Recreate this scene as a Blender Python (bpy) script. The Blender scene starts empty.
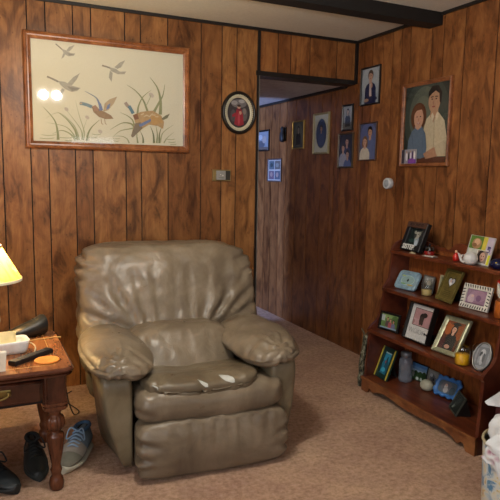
import bpy, bmesh, math, random
from mathutils import Vector, Matrix, noise
random.seed(7)
SC = bpy.context.scene
COL = SC.collection
PI = math.pi
rad = math.radians

# ------------------------------------------------------------------ camera
F_PX = 575.43
CAM = Vector((-2.604665, -3.68144287, 1.35))
R_ = Vector((0.90432286, -0.42656339, 0.01561518))
D_ = Vector((-0.04017512, -0.12147811, -0.99178074))
FW = Vector((0.42495425, 0.89626265, -0.12699267))
cd = bpy.data.cameras.new('camera')
cam = bpy.data.objects.new('camera', cd)
COL.objects.link(cam)
cam.matrix_world = Matrix(((R_.x, -D_.x, -FW.x, CAM.x), (R_.y, -D_.y, -FW.y, CAM.y), (R_.z, -D_.z, -FW.z, CAM.z), (0, 0, 0, 1)))
cd.sensor_width = 36
cd.lens = F_PX / 500 * 36
cd.clip_start = 0.05
SC.camera = cam


def on(px, py, ax, v):
    """where the sight line of a photo point meets the plane axis ax = v"""
    d = R_ * ((px - 250) / F_PX) + D_ * ((py - 250) / F_PX) + FW
    return CAM + d * ((v - CAM[ax]) / d[ax])


# ------------------------------------------------------------------ materials
def lin(h):
    h = h.lstrip('#')
    out = []
    for i in (0, 2, 4):
        c = int(h[i:i + 2], 16) / 255
        out.append(c / 12.92 if c <= 0.04045 else ((c + 0.055) / 1.055) ** 2.4)
    return (*out, 1)


class NT:
    def __init__(s, name):
        s.m = bpy.data.materials.new(name)
        s.m.use_nodes = True
        s.t = s.m.node_tree
        s.b = s.t.nodes['Principled BSDF']
        s.out = s.t.nodes['Material Output']

    def n(s, typ, **kw):
        nd = s.t.nodes.new(typ)
        for k, v in kw.items():
            if k in nd.inputs:
                nd.inputs[k].default_value = v
            else:
                setattr(nd, k, v)
        return nd

    def l(s, a, b):
        s.t.links.new(a, b)

    def coords(s, scale=(1, 1, 1), kind='Object'):
        tc = s.n('ShaderNodeTexCoord')
        mp = s.n('ShaderNodeMapping')
        mp.inputs['Scale'].default_value = scale
        s.l(tc.outputs[kind], mp.inputs['Vector'])
        return mp.outputs['Vector']

    def noise(s, vec, scale, detail=4, rough=.6, dist=0):
        nd = s.n('ShaderNodeTexNoise', Scale=scale, Detail=detail, Roughness=rough, Distortion=dist)
        if vec is not None:
            s.l(vec, nd.inputs['Vector'])
        return nd.outputs['Fac']

    def ramp(s, fac, stops):
        r = s.n('ShaderNodeValToRGB')
        e = r.color_ramp.elements
        while len(e) < len(stops):
            e.new(.5)
        for el, (p, c) in zip(e, stops):
            el.position = p
            el.color = lin(c) if isinstance(c, str) else c
        s.l(fac, r.inputs['Fac'])
        return r.outputs['Color']

    def mix(s, a, b, fac, mode='MIX'):
        x = s.n('ShaderNodeMix', data_type='RGBA', blend_type=mode)
        for k, v in ((0, fac), (6, a), (7, b)):
            if hasattr(v, 'node'):
                s.l(v, x.inputs[k])
            else:
                x.inputs[k].default_value = v
        return x.outputs[2]

    def bump(s, h, strength=.3, dist=.01, prev=None):
        b = s.n('ShaderNodeBump', Strength=strength, Distance=dist)
        s.l(h, b.inputs['Height'])
        if prev is not None:
            s.l(prev, b.inputs['Normal'])
        return b.outputs['Normal']


_mats = {}


def plain(name, col, rough=.5, metal=0, vary=.12, scale=25, bump=0, spec=.5):
    if name in _mats:
        return _mats[name]
    t = NT(name)
    c = lin(col)
    f = t.noise(t.coords(), scale, 3)
    dark = tuple(v * (1 - vary) for v in c[:3]) + (1,)
    lite = tuple(min(1, v * (1 + vary)) for v in c[:3]) + (1,)
    t.l(t.ramp(f, [(.3, dark), (.7, lite)]), t.b.inputs['Base Color'])
    t.b.inputs['Roughness'].default_value = rough
    t.b.inputs['Metallic'].default_value = metal
    t.b.inputs['Specular IOR Level'].default_value = spec
    if bump:
        t.l(t.bump(t.noise(t.coords(), scale * 6, 3), bump, .004), t.b.inputs['Normal'])
    _mats[name] = t.m
    return t.m


def ink(col):
    return plain('print_' + col.strip('#'), col, .55, vary=.1, scale=60, spec=.3)


def panel_mat(name, stops, axis_scale=(1, 1, 1), rough=.38):
    """wood-look wall panelling; each plank carries its own random values in the attribute 'plank'"""
    t = NT(name)
    at = t.n('ShaderNodeAttribute', attribute_name='plank')
    geo = t.n('ShaderNodeNewGeometry')
    off = t.n('ShaderNodeVectorMath', operation='SCALE')
    off.inputs['Scale'].default_value = 9
    t.l(at.outputs['Vector'], off.inputs[0])
    add = t.n('ShaderNodeVectorMath', operation='ADD')
    t.l(geo.outputs['Position'], add.inputs[0])
    t.l(off.outputs[0], add.inputs[1])

    def mp(sc):
        m = t.n('ShaderNodeMapping')
        m.inputs['Scale'].default_value = sc
        t.l(add.outputs[0], m.inputs['Vector'])
        return m.outputs['Vector']
    cloud = t.noise(mp((5, 5, 2.2)), 1.9, 6, .66, 1.0)
    grain = t.noise(mp((48, 48, 3.2)), 1, 5, .6, .9)
    fine = t.noise(mp((220, 220, 9)), 1, 3)
    a = t.ramp(cloud, stops)
    g = t.ramp(grain, [(.3, (.78, .76, .74, 1)), (.62, (1.06, 1.06, 1.06, 1))])
    c = t.mix(a, g, .75, 'MULTIPLY')
    f2 = t.ramp(fine, [(.35, (.75, .75, .75, 1)), (.6, (1.05, 1.05, 1.05, 1))])
    c = t.mix(c, f2, .5, 'MULTIPLY')
    # dark knots and worm specks printed into the panelling
    kn = t.noise(mp((7, 7, 2.4)), 1.1, 3, .5, 1.6)
    kr = t.ramp(kn, [(.54, (1, 1, 1, 1)), (.68, (.4, .34, .3, 1))])
    c = t.mix(c, kr, .8, 'MULTIPLY')
    vo = t.n('ShaderNodeTexVoronoi', Scale=26.0)
    t.l(mp((1, 1, .7)), vo.inputs['Vector'])
    sp = t.ramp(vo.outputs['Distance'], [(.06, (.3, .25, .22, 1)), (.12, (1, 1, 1, 1))])
    c = t.mix(c, sp, .6, 'MULTIPLY')
    tone = t.n('ShaderNodeSeparateColor')
    t.l(at.outputs['Color'], tone.inputs[0])
    tr = t.ramp(tone.outputs[0], [(0, (.7, .62, .58, 1)), (.25, (.88, .85, .82, 1)), (1, (1.12, 1.12, 1.1, 1))])
    c = t.mix(c, tr, 1.0, 'MULTIPLY')
    t.l(c, t.b.inputs['Base Color'])
    t.b.inputs['Roughness'].default_value = rough
    t.b.inputs['Specular IOR Level'].default_value = .35
    t.l(t.bump(grain, .12, .003), t.b.inputs['Normal'])
    return t.m


def wood_mat(name, dark, mid, lite, scale=(3, 3, 40), rough=.35, amt=1.0):
    t = NT(name)
    v = t.coords(scale)
    f = t.noise(v, 1.5, 5, .6, .8)
    c = t.ramp(f, [(.28, dark), (.5, mid), (.75, lite)])
    f2 = t.noise(t.coords(tuple(x * 5 for x in scale)), 1.2, 3)
    c = t.mix(c, t.ramp(f2, [(.3, (.7, .68, .66, 1)), (.65, (1.05, 1.05, 1.05, 1))]), .6, 'MULTIPLY')
    t.l(c, t.b.inputs['Base Color'])
    t.b.inputs['Roughness'].default_value = rough
    t.l(t.bump(f2, .08, .002), t.b.inputs['Normal'])
    return t.m


def carpet_mat():
    t = NT('carpet')
    v = t.coords()
    big = t.noise(v, 2.3, 4, .6, .5)
    mid = t.noise(v, 40, 5, .75)
    fine = t.noise(v, 260, 3, .7)
    c = t.ramp(mid, [(.3, '#b08f74'), (.5, '#d6b498'), (.72, '#e8cbb3')])
    c = t.mix(c, t.ramp(big, [(.3, (.84, .77, .79, 1)), (.5, (1, .95, .94, 1)), (.7, (1.1, 1.1, 1.06, 1))]), .9, 'MULTIPLY')
    c = t.mix(c, t.ramp(t.noise(v, 7, 4, .7), [(.35, (.86, .8, .83, 1)), (.6, (1.06, 1.06, 1.04, 1))]), .7, 'MULTIPLY')
    c = t.mix(c, t.ramp(fine, [(.3, (.7, .7, .7, 1)), (.7, (1.25, 1.25, 1.25, 1))]), .8, 'MULTIPLY')
    t.l(c, t.b.inputs['Base Color'])
    t.b.inputs['Roughness'].default_value = 1
    t.b.inputs['Specular IOR Level'].default_value = .05
    b = t.bump(fine, .9, .012)
    t.l(t.bump(mid, .6, .02, b), t.b.inputs['Normal'])
    return t.m


def leather_mat(name, c0, c1, c2, rough=.42):
    t = NT(name)
    v = t.coords()
    big = t.noise(v, 4.5, 5, .65, .6)
    c = t.ramp(big, [(.28, c0), (.5, c1), (.75, c2)])
    t.l(c, t.b.inputs['Base Color'])
    t.b.inputs['Roughness'].default_value = rough
    t.b.inputs['Specular IOR Level'].default_value = .42
    t.l(t.ramp(t.noise(v, 9, 4), [(.3, (.27, .27, .27, 1)), (.7, (.46, .46, .46, 1))]), t.b.inputs['Roughness'])
    wv = t.noise(t.coords((12, 12, 6)), 1, 3, .5, 1.2)
    b = t.bump(wv, .22, .016)
    vo = t.n('ShaderNodeTexVoronoi', Scale=190.0)
    t.l(v, vo.inputs['Vector'])
    b = t.bump(vo.outputs['Distance'], .12, .002, b)
    t.l(b, t.b.inputs['Normal'])
    return t.m


def glass_pane():
    if 'pane' in _mats:
        return _mats['pane']
    t = NT('picture_glass')
    tr = t.n('ShaderNodeBsdfTransparent')
    gl = t.n('ShaderNodeBsdfGlossy', Roughness=.04)
    fr = t.n('ShaderNodeLayerWeight', Blend=.5)
    pw = t.n('ShaderNodeMath', operation='POWER')
    t.l(fr.outputs['Facing'], pw.inputs[0])
    pw.inputs[1].default_value = 4.5
    ad = t.n('ShaderNodeMath', operation='MULTIPLY_ADD')
    t.l(pw.outputs[0], ad.inputs[0])
    ad.inputs[1].default_value = .9
    ad.inputs[2].default_value = .045
    mx = t.n('ShaderNodeMixShader')
    t.l(ad.outputs[0], mx.inputs[0])
    t.l(tr.outputs[0], mx.inputs[1])
    t.l(gl.outputs[0], mx.inputs[2])
    t.l(mx.outputs[0], t.out.inputs['Surface'])
    _mats['pane'] = t.m
    return t.m


def clear_glass(name, tint=(.95, .97, .97, 1)):
    if name in _mats:
        return _mats[name]
    t = NT(name)
    tr = t.n('ShaderNodeBsdfTransparent', Color=tint)
    gl = t.n('ShaderNodeBsdfGlossy', Roughness=.08)
    lw = t.n('ShaderNodeLayerWeight', Blend=.35)
    rp = t.ramp(lw.outputs['Facing'], [(0, (.06, .06, .06, 1)), (1, (.55, .55, .55, 1))])
    mx = t.n('ShaderNodeMixShader')
    t.l(rp, mx.inputs[0])
    t.l(tr.outputs[0], mx.inputs[1])
    t.l(gl.outputs[0], mx.inputs[2])
    t.l(mx.outputs[0], t.out.inputs['Surface'])
    _mats[name] = t.m
    return t.m


def frosted(name, col, amt):
    m = clear_glass(name, (.9, .92, .95, 1))
    tr = m.node_tree
    out = tr.nodes['Material Output']
    old = out.inputs['Surface'].links[0].from_socket
    d = tr.nodes.new('ShaderNodeBsdfDiffuse')
    d.inputs[0].default_value = lin(col)
    mx = tr.nodes.new('ShaderNodeMixShader')
    mx.inputs[0].default_value = amt
    tr.links.new(old, mx.inputs[1])
    tr.links.new(d.outputs[0], mx.inputs[2])
    tr.links.new(mx.outputs[0], out.inputs['Surface'])
    return m


# ------------------------------------------------------------------ mesh builder
class MB:
    def __init__(s):
        s.bm = bmesh.new()
        s.mats = []

    def mi(s, m):
        if m not in s.mats:
            s.mats.append(m)
        return s.mats.index(m)

    def face(s, vs, m, smooth=False):
        try:
            f = s.bm.faces.new(vs)
        except ValueError:
            return None
        f.material_index = s.mi(m)
        f.smooth = smooth
        return f

    def box(s, x0, x1, y0, y1, z0, z1, m, M=None, bevel=0):
        P = [(x0, y0, z0), (x1, y0, z0), (x1, y1, z0), (x0, y1, z0), (x0, y0, z1), (x1, y0, z1), (x1, y1, z1), (x0, y1, z1)]
        v = [s.bm.verts.new(M @ Vector(p) if M else p) for p in P]
        fs = [s.face([v[i] for i in q], m) for q in ((0, 3, 2, 1), (4, 5, 6, 7), (0, 1, 5, 4), (1, 2, 6, 5), (2, 3, 7, 6), (3, 0, 4, 7))]
        if bevel:
            es = list({e for f in fs for e in f.edges})
            r = bmesh.ops.bevel(s.bm, geom=es, offset=bevel, segments=2, affect='EDGES', profile=.6)
            k = s.mi(m)
            for f in r['faces']:
                f.material_index = k
        return fs

    def loft(s, loops, m, closed=True, cap0=False, cap1=False, smooth=True, M=None):
        rings = []
        for lp in loops:
            rings.append([s.bm.verts.new(M @ Vector(p) if M else p) for p in lp])
        n = len(rings[0])
        for a, b in zip(rings, rings[1:]):
            for i in range(n if closed else n - 1):
                j = (i + 1) % n
                s.face([a[i], a[j], b[j], b[i]], m, smooth)
        if cap0:
            s.face(rings[0][::-1], m)
        if cap1:
            s.face(rings[-1], m)
        return rings

    def lathe(s, prof, m, c=(0, 0, 0), n=28, cap0=True, cap1=True, M=None, flute=0, fl_rng=None, sx=1, sy=1):
        loops = []
        for r, z in prof:
            lp = []
            for i in range(n):
                a = 2 * PI * i / n
                rr = r
                if flute and fl_rng and fl_rng[0] <= z <= fl_rng[1]:
                    rr = r * (1 - .09 * abs(math.cos(7 * a)) ** 3)
                lp.append((c[0] + rr * math.cos(a) * sx, c[1] + rr * math.sin(a) * sy, c[2] + z))
            loops.append(lp)
        return s.loft(loops, m, True, cap0, cap1, True, M)

    def tube(s, pts, r, m, n=8, closed=False, radii=None):
        P = [Vector(p) for p in pts]
        loops = []
        for i, p in enumerate(P):
            a = P[i - 1] if (i > 0 or closed) else p
            b = P[(i + 1) % len(P)] if (i < len(P) - 1 or closed) else p
            t = (b - a).normalized()
            up = Vector((0, 0, 1)) if abs(t.z) < .9 else Vector((0, 1, 0))
            x = t.cross(up).normalized()
            y = x.cross(t)
            rr = radii[i] if radii else r
            loops.append([p + x * rr * math.cos(2 * PI * k / n) + y * rr * math.sin(2 * PI * k / n) for k in range(n)])
        if closed:
            loops.append(loops[0])
        s.loft(loops, m, True, not closed, not closed)

    def prism(s, pts, h0, h1, m, plane='xz', M=None, smooth=False):
        """polygon pts extruded from h0 to h1 along the axis missing from plane"""
        def q(a, b, h):
            v = Vector((a, h, b)) if plane == 'xz' else (Vector((h, a, b)) if plane == 'yz' else Vector((a, b, h)))
            return M @ v if M else v
        A = [s.bm.verts.new(q(a, b, h0)) for a, b in pts]
        B = [s.bm.verts.new(q(a, b, h1)) for a, b in pts]
        n = len(pts)
        s.face(A, m)
        s.face(B[::-1], m)
        for i in range(n):
            s.face([A[i], B[i], B[(i + 1) % n], A[(i + 1) % n]], m, smooth)

    def poly(s, pts, m):
        return s.face([s.bm.verts.new(p) for p in pts], m)

    def build(s, name, parent=None, norm=True):
        if norm:
            bmesh.ops.recalc_face_normals(s.bm, faces=s.bm.faces[:])
        me = bpy.data.meshes.new(name)
        s.bm.to_mesh(me)
        s.bm.free()
        for m in s.mats:
            me.materials.append(m)
        o = bpy.data.objects.new(name, me)
        COL.objects.link(o)
        if parent is not None:
            o.parent = parent
        return o


def thing(name, label, cat, loc=(0, 0, 0), rz=0, group=None):
    o = bpy.data.objects.new(name, None)
    o.empty_display_size = .05
    COL.objects.link(o)
    o.location = loc
    o.rotation_euler = (0, 0, rz)
    return tag(o, label, cat, group)


def tag(o, label, cat, group=None):
    o['label'] = label
    o['category'] = cat
    if group:
        o['group'] = group
    return o


def struct(o):
    o['kind'] = 'structure'
    return o


def soft_box(hx, hy, hz, e=5, n=22, warp=None, disp=None, c=(0, 0, 0)):
    """rounded cushion: a cube grid pushed onto a superellipsoid, then warped and creased"""
    bm = bmesh.new()
    vd = {}

    def V(p):
        k = tuple(round(q * n) for q in p)
        if k not in vd:
            x, y, z = (math.sin(q * PI / 4) / math.sin(PI / 4) for q in p)
            s = (abs(x) ** e + abs(y) ** e + abs(z) ** e) ** (1 / e)
            vd[k] = bm.verts.new((x / s * hx, y / s * hy, z / s * hz))
        return vd[k]
    for ax in range(3):
        for sg in (-1, 1):
            for i in range(n):
                for j in range(n):
                    q = []
                    for a, b in ((i, j), (i + 1, j), (i + 1, j + 1), (i, j + 1)):
                        p = [0, 0, 0]
                        p[ax] = sg
                        p[(ax + 1) % 3] = 2 * a / n - 1
                        p[(ax + 2) % 3] = 2 * b / n - 1
                        q.append(V(p))
                    f = bm.faces.new(q)
                    f.smooth = True
    if warp:
        for v in bm.verts:
            v.co = warp(v.co.copy())
    bmesh.ops.recalc_face_normals(bm, faces=bm.faces[:])
    if disp:
        bm.normal_update()
        new = [(v, v.co + v.normal * disp(v.co, v.normal)) for v in bm.verts]
        for v, co in new:
            v.co = co
    for v in bm.verts:
        v.co += Vector(c)
    return bm


def soft_obj(name, bm, m, parent):
    me = bpy.data.meshes.new(name)
    bm.to_mesh(me)
    bm.free()
    me.materials.append(m)
    o = bpy.data.objects.new(name, me)
    COL.objects.link(o)
    o.parent = parent
    return o


def seg_dist(px, pz, a):
    x0, z0, x1, z1 = a[:4]
    dx, dz = x1 - x0, z1 - z0
    t = max(0, min(1, ((px - x0) * dx + (pz - z0) * dz) / (dx * dx + dz * dz)))
    return math.hypot(px - x0 - dx * t, pz - z0 - dz * t), t


def creases(lines, u, v):
    d = 0
    for a in lines:
        dd, t = seg_dist(u, v, a)
        w = a[5]
        if dd < w * 3.2:
            g = math.exp(-(dd / w) ** 2)
            side = math.exp(-((dd - 1.8 * w) / w) ** 2) * .5
            d += a[4] * (side - g) * (1 - .75 * t)
    return d


def fbm(p, s):
    return noise.fractal(Vector(p) * s, 1.0, 2.0, 4)


# ------------------------------------------------------------------ flat prints (photographs, needlework)
def El(cx, cy, rx, ry, col, rot=0, n=20):
    c, s = math.cos(rot), math.sin(rot)
    return ([(cx + rx * math.cos(2 * PI * i / n) * c - ry * math.sin(2 * PI * i / n) * s,
              cy + rx * math.cos(2 * PI * i / n) * s + ry * math.sin(2 * PI * i / n) * c) for i in range(n)], col)


def Rc(x0, y0, x1, y1, col):
    return ([(x0, y0), (x1, y0), (x1, y1), (x0, y1)], col)


def St(pts, w, col, taper=True):
    L, Rr = [], []
    n = len(pts)
    for i, p in enumerate(pts):
        a = pts[max(0, i - 1)]
        b = pts[min(n - 1, i + 1)]
        dx, dy = b[0] - a[0], b[1] - a[1]
        l = math.hypot(dx, dy) or 1
        k = w / 2 * ((1 - i / (n - 1)) * .9 + .1 if taper else 1)
        L.append((p[0] - dy / l * k, p[1] + dx / l * k))
        Rr.append((p[0] + dy / l * k, p[1] - dx / l * k))
    return (L + Rr[::-1], col)


def smooth_line(pts, n=8):
    out = []
    m = len(pts)
    for i in range(m - 1):
        p0, p1, p2, p3 = pts[max(0, i - 1)], pts[i], pts[i + 1], pts[min(m - 1, i + 2)]
        for k in range(n):
            t = k / n
            out.append(tuple(.5 * (2 * p1[j] + (p2[j] - p0[j]) * t + (2 * p0[j] - 5 * p1[j] + 4 * p2[j] - p3[j]) * t * t
                                   + (3 * p1[j] - p0[j] - 3 * p2[j] + p3[j]) * t ** 3) for j in range(len(p1))))
    out.append(tuple(pts[-1]))
    return out


def figure(cx, top, hh, asp, hair, skin, shirt, long=False, beard=False, tilt=0, base=None, pants=None):
    """head-and-shoulders (or standing) figure of a portrait print; hh = head height in v, asp = h/w of the print"""
    k = asp
    w = hh * .72 * k
    cy = top - hh / 2
    base = base if base is not None else max(0, top - hh * 3.2)
    sh = top - hh * 1.18
    out = []
    if long:
        out.append(El(cx, cy - hh * .12, w * .68, hh * .66, hair))
    body = [(cx - w * .25, sh + hh * .1), (cx - w * .85, sh - hh * .12), (cx - w * 1.15, sh - hh * .5), (cx - w * 1.2, base), (cx + w * 1.2, base),
            (cx + w * 1.15, sh - hh * .5), (cx + w * .85, sh - hh * .12), (cx + w * .25, sh + hh * .1)]
    out.append((body, shirt))
    if pants:
        out.append(Rc(cx - w * 1.0, base, cx + w * 1.0, base + (sh - base) * .45, pants))
    out.append(([(cx - w * .22, cy - hh * .2), (cx + w * .22, cy - hh * .2), (cx + w * .26, sh - hh * .02), (cx, sh - hh * .16), (cx - w * .26, sh - hh * .02)], skin))
    out.append(El(cx + tilt * w * .1, cy + hh * .1, w * .56, hh * .5, hair))
    out.append(El(cx + tilt * w * .12, cy - hh * .03, w * .43, hh * .44, skin))
    out.append(([(cx - w * .44, cy + hh * .1), (cx - w * .2, cy + hh * .3), (cx + w * .15, cy + hh * .26), (cx + w * .44, cy + hh * .12),
                 (cx + w * .4, cy + hh * .42), (cx, cy + hh * .56), (cx - w * .4, cy + hh * .42)], hair))
    ex = cx + tilt * w * .16
    for sgn in (-1, 1):
        out.append(El(ex + sgn * w * .17, cy + hh * .02, w * .065, hh * .03, '#2c2320', 0, 10))
        out.append(St([(ex + sgn * w * .27, cy + hh * .08), (ex + sgn * w * .08, cy + hh * .09)], hh * .022, hair, False))
    out.append(El(ex, cy - hh * .1, w * .05, hh * .07, '#b98670', 0, 10))
    out.append(El(ex, cy - hh * .24, w * .15, hh * .03, '#9c4c45', 0, 12))
    if beard:
        out.append(El(ex, cy - hh * .36, w * .26, hh * .08, hair, 0, 12))
    return out


def add_art(mb, layers, to3, nrm, step=.00018, start=0):
    for i, (pts, col) in enumerate(layers):
        m = ink(col) if isinstance(col, str) else col
        o = nrm * (step * (i + start))
        mb.poly([to3(p) + o for p in pts], m)


def rect_loop(w, h, ins, y):
    return [(-w / 2 + ins, y, ins), (w / 2 - ins, y, ins), (w / 2 - ins, y, h - ins), (-w / 2 + ins, y, h - ins)]


def oval_loop(rx, rz, ins, y, n=48, cz=0):
    return [((rx - ins) * math.cos(2 * PI * i / n), y, cz + (rz - ins) * math.sin(2 * PI * i / n)) for i in range(n)]


def frame_ring(w, h, b, t, m, parent, name='frame', M=None, style='ogee', oval=False, m2=None):
    """mitred moulding of border b and depth t, back at y=0, front toward -y"""
    if style == 'ogee':
        prof = [(0, 0), (0, -.7 * t), (.12 * b, -.92 * t), (.3 * b, -t), (.45 * b, -.8 * t), (.62 * b, -.78 * t), (.8 * b, -.6 * t), (b, -.5 * t), (b, 0)]
    elif style == 'flat':
        prof = [(0, 0), (0, -.95 * t), (.06 * b, -t), (.94 * b, -t), (b, -.95 * t), (b, 0)]
    else:
        prof = [(0, 0), (0, -.5 * t), (.25 * b, -.9 * t), (.5 * b, -t), (.75 * b, -.9 * t), (b, -.5 * t), (b, 0)]
    mb = MB()
    mk = (lambda i, y: oval_loop(w / 2, h / 2, i, y, cz=h / 2)) if oval else (lambda i, y: rect_loop(w, h, i, y))
    mb.loft([mk(i, y) for i, y in prof], m, True, False, False, oval, M)
    return mb.build(name, parent)


def pic(root, w, h, b, t, fm, art, mat_b=0, mat_c='#d8d0ba', M=None, style='ogee', glass=True, back='#2a211c', oval=False, window='rect', stand=False):
    """frame + print + glass (+ easel stand) as parts of root; art in u,v 0..1 of the opening inside the mat"""
    M = M or Matrix()
    frame_ring(w, h, b, t, fm, root, 'frame', M, style, oval)
    nr = (M.to_3x3() @ Vector((0, -1, 0))).normalized()
    bb = b * .9
    mb = MB()
    yb = -.3 * t
    bm_ = plain('frame_back_' + back.strip('#'), back, .8)
    if oval:
        mb.loft([oval_loop(w / 2, h / 2, bb, y, cz=h / 2) for y in (-.05 * t, yb)], bm_, True, True, True, False, M)
    else:
        mb.box(-w / 2 + bb, w / 2 - bb, yb, -.05 * t, bb, h - bb, bm_, M)
    mb.build('backing', root)
    mb = MB()
    x0, x1, z0, z1 = -w / 2 + bb, w / 2 - bb, bb, h - bb
    st = .00018
    y0 = yb - .0003
    lay = []
    if oval:
        lay.append((oval_loop(w / 2, h / 2, bb, 0, cz=h / 2), mat_c))
    else:
        lay.append(([(x0, 0, z0), (x1, 0, z0), (x1, 0, z1), (x0, 0, z1)], mat_c))
    if mat_b:
        x0, x1, z0, z1 = x0 + mat_b, x1 - mat_b, z0 + mat_b, z1 - mat_b
    for pts, c in art:
        lay.append(([(x0 + (x1 - x0) * min(1, max(0, u)), 0, z0 + (z1 - z0) * min(1, max(0, v))) for u, v in pts], c))
    for i, (pts, c) in enumerate(lay):
        m = ink(c) if isinstance(c, str) else c
        mb.poly([M @ Vector((p[0], y0 - st * i, p[2])) for p in pts], m)
    mb.build('picture', root, norm=False)
    if glass:
        mb = MB()
        yg = min(y0 - st * len(lay) - .0008, -.42 * t)
        if oval:
            mb.poly([M @ Vector(p) for p in oval_loop(w / 2, h / 2, bb, yg, cz=h / 2)], glass_pane())
        else:
            mb.poly([M @ Vector(p) for p in rect_loop(w, h, bb, yg)], glass_pane())
        mb.build('glass', root, norm=False)
    if stand:
        mb = MB()
        k = plain('easel_black', '#14110f', .8)
        top = M @ Vector((0, .004, h * .7))
        reach = min(top.y + h * .22, stand if stand is not True else 9)
        a, bq = w * .1, w * .2
        mb.loft([[(-a, top.y, top.z), (a, top.y, top.z), (a, top.y + .003, top.z), (-a, top.y + .003, top.z)],
                 [(-bq, reach, .001), (bq, reach, .001), (bq, reach + .003, .001), (-bq, reach + .003, .001)]], k, True, True, True, False)
        mb.build('easel', root)


def lean_matrix(lean, t):
    """lean back about the lower back edge, standing on z=0 with that edge at y=t"""
    return Matrix.Translation((0, t, 0)) @ Matrix.Rotation(-lean, 4, 'X')


def lettering(body, size, m, parent, M, name='lettering', extrude=.0006, align='CENTER', bold=0):
    cu = bpy.data.curves.new(name, 'FONT')
    cu.body = body
    cu.size = size
    cu.extrude = extrude
    cu.offset = bold
    cu.align_x = align
    cu.align_y = 'CENTER'
    o = bpy.data.objects.new('tmp', cu)
    COL.objects.link(o)
    dg = bpy.context.evaluated_depsgraph_get()
    dg.update()
    me = bpy.data.meshes.new_from_object(o.evaluated_get(dg))
    bpy.data.objects.remove(o)
    me.name = name
    me.transform(M @ Matrix.Rotation(PI / 2, 4, 'X'))
    me.materials.clear()
    me.materials.append(m)
    o = bpy.data.objects.new(name, me)
    COL.objects.link(o)
    o.parent = parent
    return o


# ------------------------------------------------------------------ shared materials
PANEL_B = panel_mat('panelling_back', [(.28, '#54351d'), (.47, '#875a33'), (.72, '#a37446')])
PANEL_R = panel_mat('panelling_right', [(.28, '#56311a'), (.5, '#86552f'), (.72, '#a26f41')])
GROOVE = plain('groove_dark', '#120b08', .9)
BLACKTRIM = plain('black_trim', '#14100e', .45, vary=.3)
CEIL = plain('ceiling_white', '#cfccc2', .95, vary=.05, scale=60, bump=.5)
CARPET = carpet_mat()
GOLD = plain('gilt', '#a8894a', .35, .6)
WALNUT = wood_mat('frame_walnut', '#5a3018', '#8a5430', '#a86f44', (8, 8, 8), .3)
BLACKW = plain('black_frame', '#161312', .35)
CHERRY = wood_mat('bookcase_stain', '#3f1d11', '#63301c', '#7f4529', (4, 30, 4), .32)
CHERRY_V = wood_mat('bookcase_stain_upright', '#381810', '#57281a', '#703a24', (20, 4, 4), .32)
CHERRY_EDGE = wood_mat('bookcase_worn_edge', '#5a301a', '#7f4c2a', '#99663b', (6, 24, 6), .35)
TABLEW = wood_mat('end_table_cherry', '#301810', '#4d281a', '#653a26', (5, 5, 5), .18)
TABLETOP = wood_mat('end_table_top', '#5a3520', '#855332', '#a06c44', (14, 3, 3), .2)
TABLEL = wood_mat('end_table_leg', '#3d2012', '#5e3521', '#79492d', (18, 18, 3), .25)
BRASS = plain('brass', '#8d7a48', .35, .9)
WHITE = plain('white_glaze', '#d9d8d4', .25)
LEATHER = leather_mat('taupe_leather', '#5b4f42', '#726553', '#897b68')
LEATHER_D = leather_mat('taupe_vinyl_side', '#5f5442', '#70654f', '#7f745e', .5)
BLACKP = plain('black_plastic', '#17171a', .35)

# ------------------------------------------------------------------ the room
H = 2.356
HH = 2.052
XL, YR = -4.4, -5.4
HALL_END = 2.7


def panel_wall(name, axis, a0, a1, z0, z1, grooves, m, front, thick, lo=None):
    """planks along an axis; front = coordinate of the visible face, thick signed toward the back"""
    mb = MB()
    lay = mb.bm.loops.layers.float_color.new('plank')
    g = sorted([x for x in grooves if a0 + .02 < x < a1 - .02])
    ed = [a0] + g + [a1]
    sg = 1 if thick > 0 else -1
    rnd = random.Random(hash(name) % 1 + len(g))
    for i, (p, q) in enumerate(zip(ed, ed[1:])):
        p2 = p + (.0034 if i else 0)
        q2 = q - (.0034 if i < len(ed) - 2 else 0)
        key = (round(p * 1000) * 7919) & 0xffff
        r = random.Random(key)
        colr = (r.random(), r.random(), r.random(), 1)
        f0, f1 = sorted((front, front + sg * .008))
        fs = mb.box(*((p2, q2, f0, f1) if axis == 'x' else (f0, f1, p2, q2)), z0, z1, m)
        for f in fs:
            for l in f.loops:
                l[lay] = colr
    b0, b1 = sorted((front + sg * .0045, front + thick))
    mb.box(*((a0, a1, b0, b1) if axis == 'x' else (b0, b1, a0, a1)), z0, z1, GROOVE)
    return mb


def finish(mb_list, name):
    return struct(mb_list.build(name))


def rep(lo, hi, seed):
    r = random.Random(seed)
    out, x = [], lo
    while x < hi:
        x += r.choice((.1, .15, .155, .2, .105, .18))
        out.append(x)
    return out


gb = [-2.46, -2.307, -2.206, -2.051, -1.945, -1.741, -1.641, -1.464, -1.237, -1.088, -.98] + [-2.46 - q for q in (.15, .25, .42, .53, .68, .84, .95, 1.1, 1.3, 1.42, 1.6, 1.75)]
mb = panel_wall('back', 'x', XL, -.815, 0, H, gb, PANEL_B, 0, .1)
struct(mb.build('wall_back'))
mb = panel_wall('header', 'x', -.815, 0, HH, H, [-.667, -.564, -.408, -.178], PANEL_R, 0, .1)
struct(mb.build('wall_header'))
gr = [-.506, -.412, -.193, -.094, -.04, -.592, -.789, -.893, -1.064, -1.30, .172, .263, .32, .461, .676, .89, 1.06, 1.2, 1.36, 1.5, 1.7, 1.9, 2.1, 2.35] + [-1.3 - q for q in (.2, .31, .5, .65, .8, 1.0, 1.2, 1.4, 1.6, 1.85, 2.1, 2.4, 2.7, 3.0, 3.3, 3.7)]
mb = panel_wall('right', 'y', YR, HALL_END, 0, H, gr, PANEL_R, 0, .1)
struct(mb.build('wall_right'))
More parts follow.
